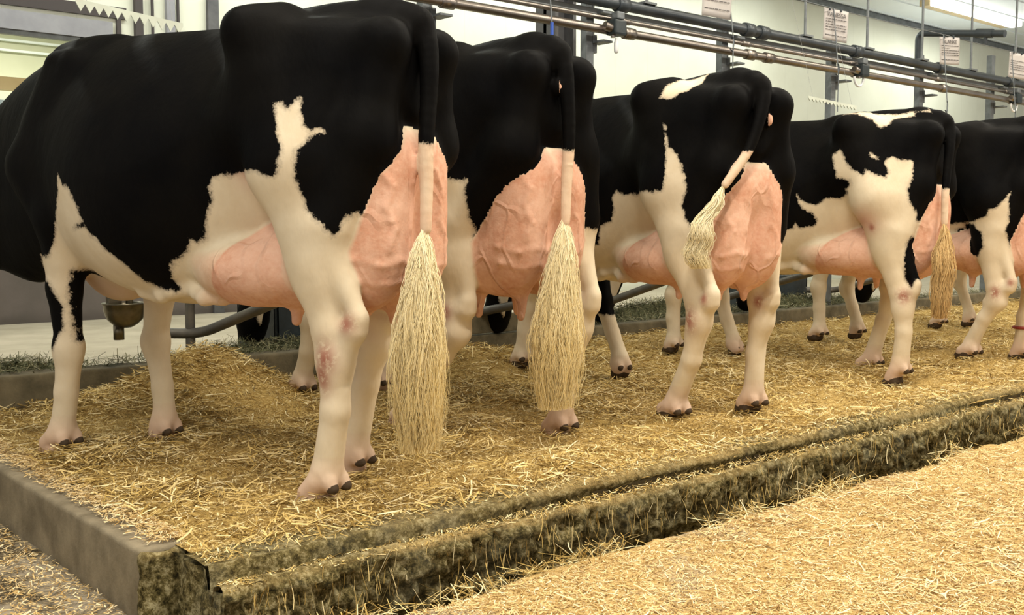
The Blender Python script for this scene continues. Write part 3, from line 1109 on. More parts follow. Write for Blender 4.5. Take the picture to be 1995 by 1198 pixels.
# room beyond the window
mb = MB(); mb.box((-2, 12.6, 0), (9, 12.7, 3.2)); mb.box((-2, 9.86, 3.1), (9, 12.7, 3.2)); mb.box((-2, 9.86, -.1), (9, 12.7, 0)); struct(mb, 'wall_inner', M_GREEN)
area_light('inner_fill_light', (3.2, 11.0, 3.05), 1.6, .3, 120, (1, .97, .86))  # unseen fill light, added to brighten the room behind the pane
mb = MB()
for i in range(3): mb.box((2.2, 12.52, 2.75 + i * .11), (4.6, 12.56, 2.775 + i * .11))  # white bars stand in for light reflections in the pane
tag(mb.build('reflection_strips', M_CEIL), 'thin white strips beyond the window, imitating reflections in its glass', 'reflection')
mb = MB(); mb.box((1.6, 10.6, 2.10), (3.22, 10.7, 2.22), Matrix.Identity(4))
tag(mb.build('wooden_board', M_TAN), 'tan wooden board seen through the window at the left', 'board')
rd = MB()
rd.box((1.7, 10.35, 1.30), (3.12, 10.4, 1.98))
for i in range(15): rd.box((1.72 + i * .094, 10.30, 1.32), (1.76 + i * .094, 10.35, 1.94), None, .008)
tag(rd.build('radiator', M_PANEL), 'pale blue ribbed panel radiator low behind the window', 'radiator')

# ---- ceiling with boards running along the barn
mb = MB(); mb.box((-3, -2, CEIL_Z), (40, WY + .1, CEIL_Z + .05))
for i in range(19): mb.box((-3, -1.6 + i * .62, CEIL_Z - .018), (40, -1.56 + i * .62, CEIL_Z))
struct(mb, 'ceiling', M_CEIL)
mb = MB(); mb.box((-3, WY - .05, CEIL_Z - .10), (40, WY, CEIL_Z - .018)); struct(mb, 'trim_3', M_GALV)

# posts and pipes on the back wall
def wall_post(x, w_, mat, lab, z0=.0, z1=CEIL_Z - .02, d=.05):
    mb = MB(); mb.box((x - w_ / 2, WY - d, z0), (x + w_ / 2, WY - .001, z1), None, .004)
    tag(mb.build('wall_post', mat), lab, 'post')


wall_post(3.86, .075, M_DARKTRIM, 'dark post on the back wall right of the window', .62)
mb = MB(); mb.tube([(3.99, WY - .03, .7), (3.99, WY - .03, 4.3)], .014); tag(mb.build('wall_pipe', M_DARKTRIM), 'thin dark brown pipe on the wall beside the dark post', 'pipe')
wall_post(4.16, .08, M_TRIM, 'pale grey wall post with the thin pipes beside it', .62)
mb = MB(); mb.tube([(4.235, WY - .03, .7), (4.235, WY - .03, 4.3)], .014); tag(mb.build('wall_pipe', M_DARKTRIM), 'thin dark pipe along the pale grey wall post', 'pipe')
wall_post(4.58, .11, M_POST, 'broad dark grey post on the wall above the nearest cow')

# the fluorescent fitting that shows
cl = empty('ceiling_light', (17.4, 8.5, CEIL_Z)); tag(cl, 'long fluorescent ceiling light with glowing tubes and yellowed housing', 'light')
mb = MB(); mb.box((-1.4, .04, -.10), (1.4, .22, -.0), None, .01); mb.build('housing', mottled('yellowed_housing', (.62, .50, .30), (.5, .4, .24), 3, .6, 0, 0), cl)
em = new_mat('lamp_tube', (1, .97, .85)); b_ = em.node_tree.nodes['Principled BSDF']
b_.inputs['Emission Color'].default_value = (1, .96, .82, 1); b_.inputs['Emission Strength'].default_value = 7
mb = MB()
mb.box((-1.4, -.16, -.12), (1.4, .05, -.02), None, .03); mb.build('diffuser', em, cl)
# x, ztop, zbot, zc, halfwidth, p_top, p_bot
TORSO = [
    (.00, 1.37, 1.10, 1.27, .09, 2, 2),
    (.12, 1.43, .98, 1.26, .16, 2, 2),
    (.28, 1.455, .86, 1.22, .22, 1.9, 2),
    (.46, 1.45, .72, 1.16, .255, 1.7, 2),
    (.66, 1.445, .61, 1.06, .29, 1.5, 2.1),
    (.88, 1.45, .555, .97, .35, 1.55, 2.2),
    (1.08, 1.46, .57, .96, .355, 1.6, 2.2),
    (1.28, 1.465, .615, .98, .31, 1.6, 2.1),
    (1.46, 1.47, .655, 1.02, .24, 1.6, 2),
    (1.62, 1.43, .66, 1.04, .20, 1.7, 2),
    (1.78, 1.37, .64, 1.03, .17, 1.8, 2),
]
NECK_LOW = [((1.68, 0, 1.12), (1.95, 0, .92), .24, .17, .62), ((1.95, 0, .92), (2.20, 0, .70), .17, .12, .75)]
UD_VEINS = [[(.16, .98), (.13, .92), (.145, .86), (.12, .80), (.135, .74)], [(.19, .72), (.15, .70), (.10, .715), (.05, .70), (.02, .72)],
            [(.05, 1.0), (.06, .93), (.04, .87), (.06, .80)], [(-.05, .97), (-.08, .90), (-.07, .83), (-.11, .77), (-.10, .70)],
            [(.18, .66), (.13, .645), (.08, .655), (.03, .64)], [(-.16, .74), (-.12, .70), (-.06, .69)]]


def leg(*p): return [tuple(q) for q in p]


COWS = {}
COWS[1] = dict(
    place=(1.845, 2.541, 1.868, 1.02), h=.0075, xmax=2.75, torso=TORSO[:-1] + [(1.80, 1.37, .60, 1.0, .165, 1.8, 2), (2.02, 1.25, .64, .97, .14, 1.8, 2), (2.2, 1.1, .66, .90, .12, 2, 2)],
    hind=[(.195, leg((.285, .02), (.20, .095), (.165, .29), (.17, .50), (.065, .54), (.215, .70), (.33, .92)), 'leg_a'),
          (-.13, leg((.41, .02), (.375, .09), (.325, .31), (.29, .51), (.20, .545), (.33, .70), (.38, .92)), 'leg_b')],
    fore=[(.18, leg((1.52, .03), (1.44, .09), (1.415, .24), (1.39, .39), (1.405, .60), (1.385, .81)), 'leg_c'),
          (-.18, leg((1.37, .02), (1.345, .08), (1.35, .21), (1.38, .38), (1.35, .58), (1.36, .81)), 'leg_d')],
    neck=[((2.05, 0, .95), (2.25, 0, .80), .20, .14, .65)],
    head=(2.28, 0, .80, 1.0, 0),
    udder=dict(veins=UD_VEINS, dx=-.01),
    tail=[(.04, 0, 1.40), (-.015, .0, 1.345), (-.035, .01, 1.26), (-.04, .02, 1.16), (-.045, .04, 1.03), (-.05, .045, .92), (-.05, .05, .80)],
    tail_white=1.04,
    white=[[(-.3, -.2), (1.8, -.2), (1.8, .6), (-.3, .6)]],
)
COWS[2] = dict(
    place=(2.693, 2.852, 1.572, 1.05), h=.009, torso=TORSO,
    hind=[(.20, leg((.72, .03), (.62, .09), (.42, .31), (.335, .47), (.25, .51), (.33, .68), (.42, .90)), 'leg_a'),
          (-.20, leg((.27, .0), (.20, .06), (.175, .22), (.11, .48), (.02, .52), (.16, .70), (.30, .90)), 'leg_b')],
    fore=[(.18, leg((1.56, .05), (1.48, .10), (1.43, .24), (1.40, .39), (1.40, .60), (1.385, .81)), 'leg_c'),
          (-.18, leg((1.46, .05), (1.38, .10), (1.38, .24), (1.40, .39), (1.40, .60), (1.385, .81)), 'leg_d')],
    neck=NECK_LOW, head=(2.2, 0, .74, 1.25, .0),
    udder=dict(veins=UD_VEINS, dx=.0, dz=-.02, tz=.585, tl=.085),
    tail=[(.04, 0, 1.41), (-.015, .0, 1.35), (-.035, .0, 1.25), (-.045, .0, 1.10), (-.045, .01, .95), (-.05, .02, .80)],
    tail_white=1.05, white=[[(-.3, -.2), (1.8, -.2), (1.8, .6), (-.3, .6)]],
)
COWS[3] = dict(
    place=(3.617, 2.646, 1.352, 1.008), h=.009, torso=TORSO,
    hind=[(.20, leg((.36, .02), (.27, .07), (.17, .27), (.125, .50), (.025, .535), (.22, .72), (.34, .94)), 'leg_a'),
          (-.20, leg((.31, .02), (.245, .08), (.235, .27), (.20, .48), (.115, .52), (.22, .68), (.32, .90)), 'leg_b')],
    fore=[(.18, leg((1.72, .08), (1.66, .14), (1.64, .27), (1.62, .40), (1.52, .60), (1.42, .81)), 'leg_c'),
          (-.18, leg((1.24, .06), (1.26, .12), (1.33, .26), (1.42, .42), (1.47, .60), (1.42, .81)), 'leg_d')],
    neck=NECK_LOW, head=(2.2, 0, .74, 1.25, .0),
    udder=dict(veins=UD_VEINS, dx=.0, dz=-.005, tz=.60, teats=((.16, .065), (.38, .10))),
    tail=[(.04, 0, 1.41), (-.015, .0, 1.36), (-.035, .03, 1.27), (-.04, .07, 1.17), (-.04, .11, 1.10), (-.03, .20, .985)],
    tail_white=1.12, white=[[(-.3, -.2), (1.8, -.2), (1.8, .6), (-.3, .6)]],
)
COWS[4] = dict(
    place=(5.402, 2.777, 1.685, .993), h=.010, torso=TORSO,
    hind=[(.20, leg((.20, .01), (.13, .10), (.115, .28), (.13, .47), (.045, .52), (.20, .72), (.30, .94)), 'leg_a'),
          (-.20, leg((.56, .02), (.46, .08), (.40, .30), (.36, .48), (.27, .52), (.34, .70), (.40, .90)), 'leg_b')],
    fore=[(.18, leg((1.62, .07), (1.58, .13), (1.59, .27), (1.58, .41), (1.50, .60), (1.42, .81)), 'leg_c'),
          (-.18, leg((1.33, .04), (1.37, .10), (1.42, .24), (1.46, .38), (1.45, .60), (1.40, .81)), 'leg_d')],
    neck=NECK_LOW, head=(2.2, 0, .74, 1.25, .0),
    udder=dict(veins=UD_VEINS[:3], dx=.0, dz=-.01, tz=.585),
    tail=[(.04, 0, 1.41), (-.015, .0, 1.36), (-.035, .03, 1.27), (-.04, .06, 1.17), (-.045, .10, 1.0), (-.045, .10, .85)],
    tail_white=1.03, white=[[(-.3, -.2), (1.8, -.2), (1.8, .6), (-.3, .6)]],
)
COWS[5] = dict(
    place=(6.474, 2.681, 1.476, 1.009), h=.011, torso=TORSO,
    hind=[(.20, leg((.42, .05), (.34, .10), (.26, .28), (.185, .45), (.085, .49), (.23, .71), (.28, .90)), 'leg_a'),
          (-.20, leg((.30, .02), (.25, .08), (.24, .27), (.20, .48), (.11, .52), (.22, .70), (.32, .90)), 'leg_b')],
    fore=[(.18, leg((1.54, .06), (1.48, .12), (1.485, .27), (1.49, .41), (1.45, .60), (1.40, .81)), 'leg_c'),
          (-.18, leg((1.46, .06), (1.44, .12), (1.48, .26), (1.53, .39), (1.48, .60), (1.42, .81)), 'leg_d')],
    neck=NECK_LOW, head=(2.2, 0, .74, 1.25, .0),
    udder=dict(veins=[], dx=.0, dz=-.03, tz=.57),
    tail=[(.04, 0, 1.41), (-.015, .0, 1.36), (-.035, .0, 1.27), (-.04, .0, 1.15), (-.045, .02, 1.0), (-.045, .03, .85)],
    tail_white=1.03, white=[[(-.3, -.2), (1.8, -.2), (1.8, .6), (-.3, .6)]],
)
#PATTERNS
COWS[1]['white'] = [[(0.378, 1.146), (0.358, 1.148), (0.335, 1.13), (0.322, 1.154), (0.3, 1.158), (0.295, 1.111), (0.288, 1.083), (0.269, 1.069), (0.256, 1.076), (0.239, 1.082), (0.228, 1.059), (0.246, 1.065), (0.268, 1.05), (0.281, 1.03), (0.303, 1.011), (0.308, 0.964), (0.302, 0.916), (0.29, 0.888), (0.279, 0.853), (0.241, 0.818), (0.209, 0.786), (0.195, 0.804), (0.179, 0.832), (0.168, 0.846), (0.159, 0.845), (-0.2, 0.845), (-0.2, -0.2), (1.28, -0.2), (1.28, 0.8), (1.112, 0.812), (1.092, 0.788), (1.064, 0.772), (1.042, 0.74), (1.008, 0.716), (0.97, 0.684), (0.933, 0.642), (0.887, 0.618), (0.831, 0.609), (0.81, 0.616), (0.817, 0.636), (0.827, 0.652), (0.816, 0.693), (0.779, 0.718), (0.748, 0.741), (0.733, 0.77), (0.71, 0.765), (0.679, 0.778), (0.675, 0.812), (0.662, 0.857), (0.639, 0.895), (0.645, 0.925), (0.633, 0.955), (0.585, 0.962), (0.531, 0.968), (0.435, 0.966), (0.405, 0.954), (0.376, 0.947), (0.362, 0.957), (0.355, 0.992), (0.351, 1.02), (0.363, 1.062), (0.372, 1.106)], [(1.231, 0.976), (1.216, 0.956), (1.167, 0.925), (1.133, 0.876), (1.119, 0.828), (1.18, 0.8), (1.15, 0.6), (1.2, -0.2), (1.9, -0.2), (1.9, 0.36), (1.37, 0.396), (1.358, 0.419), (1.331, 0.472), (1.33, 0.534), (1.354, 0.583), (1.375, 0.621), (1.526, 0.665), (1.506, 0.709), (1.38, 0.709), (1.353, 0.726), (1.329, 0.761), (1.311, 0.812), (1.272, 0.862), (1.243, 0.911)]]
COWS[2]['white'] = [[(0.761, 0.83), (0.673, 0.925), (0.521, 0.955), (0.38, 0.96), (0.366, 0.96), (0.332, 0.951), (0.284, 0.95), (0.297, 0.906), (0.283, 0.861), (0.285, 0.817), (0.276, 0.79), (0.283, 0.736), (0.26, 0.729), (-0.2, 0.729), (-0.2, -0.2), (1.8, -0.2), (1.8, 0.55), (1.3, 0.62)]]
COWS[3]['white'] = [[(0.365, 1.247), (0.35, 1.225), (0.326, 1.149), (0.276, 1.115), (0.24, 1.021), (0.23, 0.969), (0.249, 0.917), (0.234, 0.855), (0.211, 0.824), (0.199, 0.809), (0.176, 0.824), (-0.2, 0.824), (-0.2, -0.2), (1.8, -0.2), (1.8, 0.55), (1.056, 0.627), (0.993, 0.66), (0.917, 0.669), (0.881, 0.735), (0.821, 0.743), (0.803, 0.79), (0.788, 0.825), (0.728, 0.848), (0.706, 0.894), (0.706, 0.951), (0.682, 0.984), (0.639, 0.965), (0.581, 0.964), (0.453, 0.97), (0.386, 0.968), (0.335, 0.97), (0.326, 1.033), (0.339, 1.139)], [(0.404, 1.358), (0.399, 1.385), (0.39, 1.412), (0.358, 1.443), (0.272, 1.467), (0.26, 1.422), (0.265, 1.399), (0.279, 1.379), (0.311, 1.369), (0.343, 1.349), (0.38, 1.352)]]
COWS[4]['white'] = [[(0.529, 1.251), (0.513, 1.223), (0.493, 1.167), (0.454, 1.133), (0.414, 1.109), (0.397, 1.136), (0.363, 1.113), (0.3, 1.09), (0.288, 1.12), (0.303, 1.161), (0.294, 1.193), (0.269, 1.203), (0.238, 1.186), (0.167, 1.18), (0.162, 1.132), (0.173, 1.065), (0.188, 1.025), (0.176, 0.959), (0.144, 0.919), (0.137, 0.866), (-0.2, 0.866), (-0.2, -0.2), (1.8, -0.2), (1.8, 0.55), (0.866, 0.754), (0.815, 0.82), (0.774, 0.826), (0.763, 0.869), (0.743, 0.826), (0.699, 0.837), (0.66, 0.84), (0.647, 0.868), (0.664, 0.905), (0.719, 0.931), (0.747, 0.965), (0.759, 1.016), (0.734, 0.987), (0.7, 0.964), (0.651, 0.958), (0.624, 0.975), (0.592, 0.991), (0.516, 0.992), (0.49, 1.013), (0.496, 1.037), (0.475, 1.058), (0.478, 1.08), (0.505, 1.086), (0.545, 1.101), (0.559, 1.157), (0.572, 1.222)], [(0.513, 1.438), (0.485, 1.445), (0.421, 1.428), (0.368, 1.398), (0.332, 1.356), (0.296, 1.363), (0.264, 1.407), (0.2, 1.414), (0.154, 1.423), (0.146, 1.452), (0.163, 1.44), (0.131, 1.445), (0.079, 1.456), (0.075, 1.436), (0.13, 1.45), (0.248, 1.435), (0.42, 1.452), (0.526, 1.433)], [(0.381, 1.225), (0.34, 1.208), (0.334, 1.186), (0.373, 1.198)]]
COWS[4]['black'] = [[(0.162, 0.78), (0.182, 0.746), (0.195, 0.665), (0.187, 0.557), (0.159, 0.519), (0.131, 0.563), (-0.1, 0.5), (-0.1, 0.74)]]
COWS[5]['white'] = [[(0.189, 1.027), (0.201, 0.974), (0.191, 0.916), (0.198, 0.842), (0.21, 0.798), (0.189, 0.709), (-0.2, 0.709), (-0.2, -0.2), (1.8, -0.2), (1.8, 0.5), (0.557, 0.838), (0.484, 0.847), (0.386, 0.855), (0.377, 0.864), (0.314, 0.887), (0.305, 0.922), (0.265, 0.931), (0.227, 0.975)]]
COWS[5]['black'] = [[(0.449, 0.844), (0.393, 0.837), (0.341, 0.783), (0.331, 0.708), (0.361, 0.653), (0.423, 0.651), (0.454, 0.705), (0.454, 0.766)], [(0.508, 0.803), (0.462, 0.819), (0.455, 0.797), (0.488, 0.782)]]
COWS[1]['black'] = [[(1.282, 0.623), (0.887, 0.765), (0.88, 0.747), (0.885, 0.735), (1.286, 0.425), (1.291, 0.531)]]
COWS[2]['white'] = [[(0.761, 0.83), (0.673, 0.925), (0.521, 0.955), (0.38, 0.96), (0.366, 0.96), (0.332, 0.951), (0.284, 0.95), (0.297, 0.906), (0.283, 0.861), (0.285, 0.817), (0.276, 0.79), (0.283, 0.736), (0.26, 0.729), (-0.2, 0.729), (-0.2, -0.2), (2.0, -0.2), (2.0, 0.55), (1.3, 0.62)]]
COWS[3]['white'] = [[(0.365, 1.247), (0.35, 1.225), (0.326, 1.149), (0.276, 1.115), (0.24, 1.021), (0.23, 0.969), (0.249, 0.917), (0.234, 0.855), (0.211, 0.824), (0.199, 0.809), (0.176, 0.824), (-0.2, 0.824), (-0.2, -0.2), (2.0, -0.2), (2.0, 0.55), (1.056, 0.627), (0.993, 0.66), (0.917, 0.669), (0.881, 0.735), (0.821, 0.743), (0.803, 0.79), (0.788, 0.825), (0.728, 0.848), (0.706, 0.894), (0.706, 0.951), (0.682, 0.984), (0.639, 0.965), (0.581, 0.964), (0.453, 0.97), (0.386, 0.968), (0.335, 0.97), (0.326, 1.033), (0.339, 1.139)], [(0.404, 1.358), (0.399, 1.385), (0.39, 1.412), (0.358, 1.443), (0.272, 1.467), (0.26, 1.422), (0.265, 1.399), (0.279, 1.379), (0.311, 1.369), (0.343, 1.349), (0.38, 1.352)]]
COWS[4]['white'] = [[(0.529, 1.251), (0.513, 1.223), (0.493, 1.167), (0.454, 1.133), (0.414, 1.109), (0.397, 1.136), (0.363, 1.113), (0.3, 1.09), (0.288, 1.12), (0.303, 1.161), (0.294, 1.193), (0.269, 1.203), (0.238, 1.186), (0.167, 1.18), (0.162, 1.132), (0.173, 1.065), (0.188, 1.025), (0.176, 0.959), (0.144, 0.919), (0.137, 0.866), (-0.2, 0.866), (-0.2, -0.2), (2.0, -0.2), (2.0, 0.55), (0.866, 0.754), (0.815, 0.82), (0.774, 0.826), (0.763, 0.869), (0.743, 0.826), (0.699, 0.837), (0.66, 0.84), (0.647, 0.868), (0.664, 0.905), (0.719, 0.931), (0.747, 0.965), (0.759, 1.016), (0.734, 0.987), (0.7, 0.964), (0.651, 0.958), (0.624, 0.975), (0.592, 0.991), (0.516, 0.992), (0.49, 1.013), (0.496, 1.037), (0.475, 1.058), (0.478, 1.08), (0.505, 1.086), (0.545, 1.101), (0.559, 1.157), (0.572, 1.222)], [(0.513, 1.438), (0.485, 1.445), (0.421, 1.428), (0.368, 1.398), (0.332, 1.356), (0.296, 1.363), (0.264, 1.407), (0.2, 1.414), (0.154, 1.423), (0.146, 1.452), (0.163, 1.44), (0.131, 1.445), (0.079, 1.456), (0.075, 1.436), (0.13, 1.45), (0.248, 1.435), (0.42, 1.452), (0.526, 1.433)], [(0.381, 1.225), (0.34, 1.208), (0.334, 1.186), (0.373, 1.198)]]
COWS[4]['black'] = [[(0.162, 0.78), (0.182, 0.746), (0.195, 0.665), (0.187, 0.557), (0.159, 0.519), (0.131, 0.563), (-0.1, 0.5), (-0.1, 0.74)]]
COWS[5]['white'] = [[(0.189, 1.027), (0.201, 0.974), (0.191, 0.916), (0.198, 0.842), (0.21, 0.798), (0.189, 0.709), (-0.2, 0.709), (-0.2, -0.2), (2.0, -0.2), (2.0, 0.5), (0.557, 0.838), (0.484, 0.847), (0.386, 0.855), (0.377, 0.864), (0.314, 0.887), (0.305, 0.922), (0.265, 0.931), (0.227, 0.975)]]
COWS[5]['black'] = [[(0.449, 0.844), (0.393, 0.837), (0.341, 0.783), (0.331, 0.708), (0.361, 0.653), (0.425, 0.65), (0.457, 0.705), (0.454, 0.766)], [(0.507, 0.803), (0.461, 0.819), (0.454, 0.797), (0.488, 0.782)]]
COWS[1]['black'] = [[(1.282, 0.623), (0.887, 0.765), (0.88, 0.747), (0.885, 0.735), (1.286, 0.425), (1.291, 0.531)]]
COWS[2]['white'] = [[(0.761, 0.83), (0.673, 0.925), (0.521, 0.955), (0.38, 0.96), (0.366, 0.96), (0.332, 0.951), (0.284, 0.95), (0.297, 0.906), (0.283, 0.861), (0.285, 0.817), (0.276, 0.79), (0.283, 0.736), (0.26, 0.729), (-0.2, 0.729), (-0.2, -0.2), (2.0, -0.2), (2.0, 0.55), (1.3, 0.62)]]
COWS[3]['white'] = [[(0.365, 1.247), (0.35, 1.225), (0.326, 1.149), (0.276, 1.115), (0.24, 1.021), (0.23, 0.969), (0.249, 0.917), (0.234, 0.855), (0.211, 0.824), (0.199, 0.809), (0.176, 0.824), (-0.2, 0.824), (-0.2, -0.2), (2.0, -0.2), (2.0, 0.55), (1.056, 0.627), (0.993, 0.66), (0.917, 0.669), (0.881, 0.735), (0.821, 0.743), (0.803, 0.79), (0.788, 0.825), (0.728, 0.848), (0.706, 0.894), (0.706, 0.951), (0.682, 0.984), (0.639, 0.965), (0.581, 0.964), (0.453, 0.97), (0.386, 0.968), (0.335, 0.97), (0.326, 1.033), (0.339, 1.139)], [(0.404, 1.358), (0.399, 1.385), (0.39, 1.412), (0.358, 1.443), (0.272, 1.467), (0.26, 1.422), (0.265, 1.399), (0.279, 1.379), (0.311, 1.369), (0.343, 1.349), (0.38, 1.352)]]
COWS[4]['white'] = [[(0.529, 1.251), (0.513, 1.223), (0.493, 1.167), (0.454, 1.133), (0.414, 1.109), (0.397, 1.136), (0.363, 1.113), (0.3, 1.09), (0.288, 1.12), (0.303, 1.161), (0.294, 1.193), (0.269, 1.203), (0.238, 1.186), (0.167, 1.18), (0.162, 1.132), (0.173, 1.065), (0.188, 1.025), (0.176, 0.959), (0.144, 0.919), (0.137, 0.866), (-0.2, 0.866), (-0.2, -0.2), (2.0, -0.2), (2.0, 0.55), (0.866, 0.754), (0.815, 0.82), (0.774, 0.826), (0.763, 0.869), (0.743, 0.826), (0.699, 0.837), (0.66, 0.84), (0.647, 0.868), (0.664, 0.905), (0.719, 0.931), (0.747, 0.965), (0.759, 1.016), (0.734, 0.987), (0.7, 0.964), (0.651, 0.958), (0.624, 0.975), (0.592, 0.991), (0.516, 0.992), (0.49, 1.013), (0.496, 1.037), (0.475, 1.058), (0.478, 1.08), (0.505, 1.086), (0.545, 1.101), (0.559, 1.157), (0.572, 1.222)], [(0.513, 1.438), (0.485, 1.445), (0.421, 1.428), (0.368, 1.398), (0.332, 1.356), (0.296, 1.363), (0.264, 1.407), (0.2, 1.414), (0.154, 1.423), (0.146, 1.452), (0.163, 1.44), (0.131, 1.445), (0.079, 1.456), (0.075, 1.436), (0.13, 1.45), (0.248, 1.435), (0.42, 1.452), (0.526, 1.433)], [(0.381, 1.225), (0.34, 1.208), (0.334, 1.186), (0.373, 1.198)]]
COWS[4]['black'] = [[(0.162, 0.78), (0.182, 0.746), (0.195, 0.665), (0.187, 0.557), (0.159, 0.519), (0.131, 0.563), (-0.1, 0.5), (-0.1, 0.74)]]
COWS[5]['white'] = [[(0.189, 1.027), (0.201, 0.974), (0.191, 0.916), (0.198, 0.842), (0.21, 0.798), (0.189, 0.709), (-0.2, 0.709), (-0.2, -0.2), (2.0, -0.2), (2.0, 0.5), (0.557, 0.838), (0.484, 0.847), (0.386, 0.855), (0.377, 0.864), (0.314, 0.887), (0.305, 0.922), (0.265, 0.931), (0.227, 0.975)]]
COWS[5]['black'] = [[(0.449, 0.844), (0.393, 0.837), (0.341, 0.783), (0.331, 0.708), (0.361, 0.653), (0.425, 0.65), (0.457, 0.705), (0.454, 0.766)], [(0.507, 0.803), (0.461, 0.819), (0.454, 0.797), (0.488, 0.782)]]
COWS[1]['black'] = [[(1.2, .42), (1.292, .42), (1.300, .5), (1.306, .6), (1.29, .66), (1.2, .66)]]
COWS[1]['white'] += [[(1.25, -.2), (1.95, -.2), (1.95, .34), (1.25, .34)]]
COWS[1]['udder']['top'] = 1.0; COWS[3]['udder']['top'] = .995
COWS[2]['udder'].update(teats=((.13, .06), (.33, .09)), tl=.10, tr=.026)
COWS[1].update(pale_claws=True, brisket=True, bumps=[((1.33, 0, .665), (.15, .085, .115), .05)], far_white=COWS[1]['white'][:1] + [[(1.1, -.2), (1.95, -.2), (1.95, .62), (1.1, .75)]],
    sores=[((.155, .25, .44), (.035, .05, .05)), ((.17, .25, .39), (.03, .05, .05)), ((.09, .22, .54), (.028, .05, .03))],
    flush=[((.45, .30, .97), (.05, .12, .06)), ((1.38, .25, .84), (.04, .1, .06)), ((1.34, 0, .62), (.16, .12, .07))],
    udder_black=[((.08, .20, 1.00), .010)])
COWS[2].update(pale_claws=True, sores=[((.33, .26, .48), (.03, .06, .03))], far_white=[[(-.3, -.2), (1.8, -.2), (1.8, .60), (.3, .77), (-.3, .81)]])
COWS[2]['spots'] = [((.0, .030, 1.265), (.06, .009, .020))]; COWS[2]['bumps'] = [((-.005, .035, 1.265), (.03, .016, .03), .01)]
COWS[3]['spots'] = [((.0, -.028, 1.25), (.06, .010, .022))]; COWS[3]['bumps'] = [((-.005, -.03, 1.25), (.03, .018, .035), .01)]
COWS[3].update(sores=[((.12, .25, .44), (.035, .05, .05)), ((.05, .23, .53), (.02, .05, .025)), ((.17, -.15, .50), (.025, .06, .03))],
    far_white=[[(-.3, -.2), (1.8, -.2), (1.8, .6), (-.3, .80)]], far_black=[[(1.0, .36), (1.36, .36), (1.42, .46), (1.50, .60), (1.52, .78), (1.0, .78)]])
COWS[4].update(sores=[((.10, .25, .47), (.035, .05, .04)), ((.26, .30, .83), (.018, .08, .02))], flush=[((.30, .3, .86), (.08, .12, .07))], far_white=[[(-.3, -.2), (1.8, -.2), (1.8, .6), (-.3, .80)]])
COWS[5].update(sores=[((.17, .25, .44), (.03, .05, .04)), ((.09, .22, .50), (.02, .05, .025))], far_white=[[(-.3, -.2), (1.8, -.2), (1.8, .6), (-.3, .80)]])
# sixth cow, only its forelegs come into frame
COWS[6] = dict(COWS[5]); COWS[6].update(place=(8.05, 2.62, 1.50, 1.0), h=.013, sores=[], flush=[])
COW_LAB = {1: 'nearest and largest black and white dairy cow with antler-shaped white stripe on its thigh',
           2: 'second dairy cow from the left, long pale tail tassel over its white hind leg',
           3: 'middle dairy cow with curly tail swung aside and a cream patch on its rump',
           4: 'dairy cow with cream patch along its spine and a tan tail tassel',
           5: 'rightmost clearly visible dairy cow with a red band on its far hind leg',
           6: 'dairy cow almost out of frame at right, only white forefeet showing'}
COW_OBJ = {}
for k_, P_ in COWS.items():
    COW_OBJ[k_] = tag(build_cow('cow', P_, P_['h']), COW_LAB[k_], 'cow')

# tail tassels and the leg band
tail_switch(COW_OBJ[1], [(-.05, .05, .83), (-.052, .065, .76), (-.058, .08, .66), (-.06, .092, .54), (-.06, .10, .42), (-.06, .10, .30), (-.058, .095, .18)], [.010, .022, .040, .062, .072, .070, .058], 5600, M_SWITCH, .012, .0011)
tail_switch(COW_OBJ[2], [(-.05, .02, .84), (-.052, .03, .77), (-.058, .045, .66), (-.06, .06, .52), (-.06, .07, .40), (-.06, .07, .30), (-.058, .07, .16)], [.010, .022, .040, .062, .078, .078, .060], 4600, M_SWITCH, .012, .0013)
tail_switch(COW_OBJ[3], [(-.03, .19, 1.00), (-.02, .235, .93), (-.01, .275, .85), (.0, .30, .78), (.01, .30, .72), (.015, .29, .655)], [.012, .022, .032, .042, .048, .04], 1500, M_SWITCH, .006, .0016, .010)
tail_switch(COW_OBJ[4], [(-.045, .10, .88), (-.05, .11, .80), (-.055, .12, .70), (-.06, .14, .60), (-.06, .15, .48), (-.055, .17, .36)], [.012, .030, .050, .060, .056, .045], 1500, M_SWITCH_TAN, .008, .002, .006)
tail_switch(COW_OBJ[5], [(-.045, .03, .88), (-.05, .03, .78), (-.055, .03, .65), (-.06, .03, .5), (-.06, .03, .36)], [.012, .030, .05, .06, .05], 700, M_SWITCH, .008, .003)
MB().tube([(.245 + .052 * math.cos(a), -.20 + .046 * math.sin(a), .205) for a in np.linspace(0, 2 * math.pi, 25)], .009, 8, False).build('leg_band', new_mat('red_band', (.25, .03, .02), .6), COW_OBJ[5])
# ------------------------------------------------------------------ pipes, posts and fittings above the stalls
RY = 5.0


def pipe(name, y, z, r, mat, lab, cpl=(), cr=1.35, cl=.05, x0=-1.2, x1=16.5, n=16):
    root = MB().tube([(x0, y, z), (x1, y, z)], r, n).build(name, mat)
    tag(root, lab, 'pipe')
    for x in cpl:
        MB().tube([(x - cl, y, z), (x - cl * .9, y, z), (x + cl * .9, y, z), (x + cl, y, z)], [r * 1.1, r * cr, r * cr, r * 1.1], n).build('coupling', mat, root)
    return root


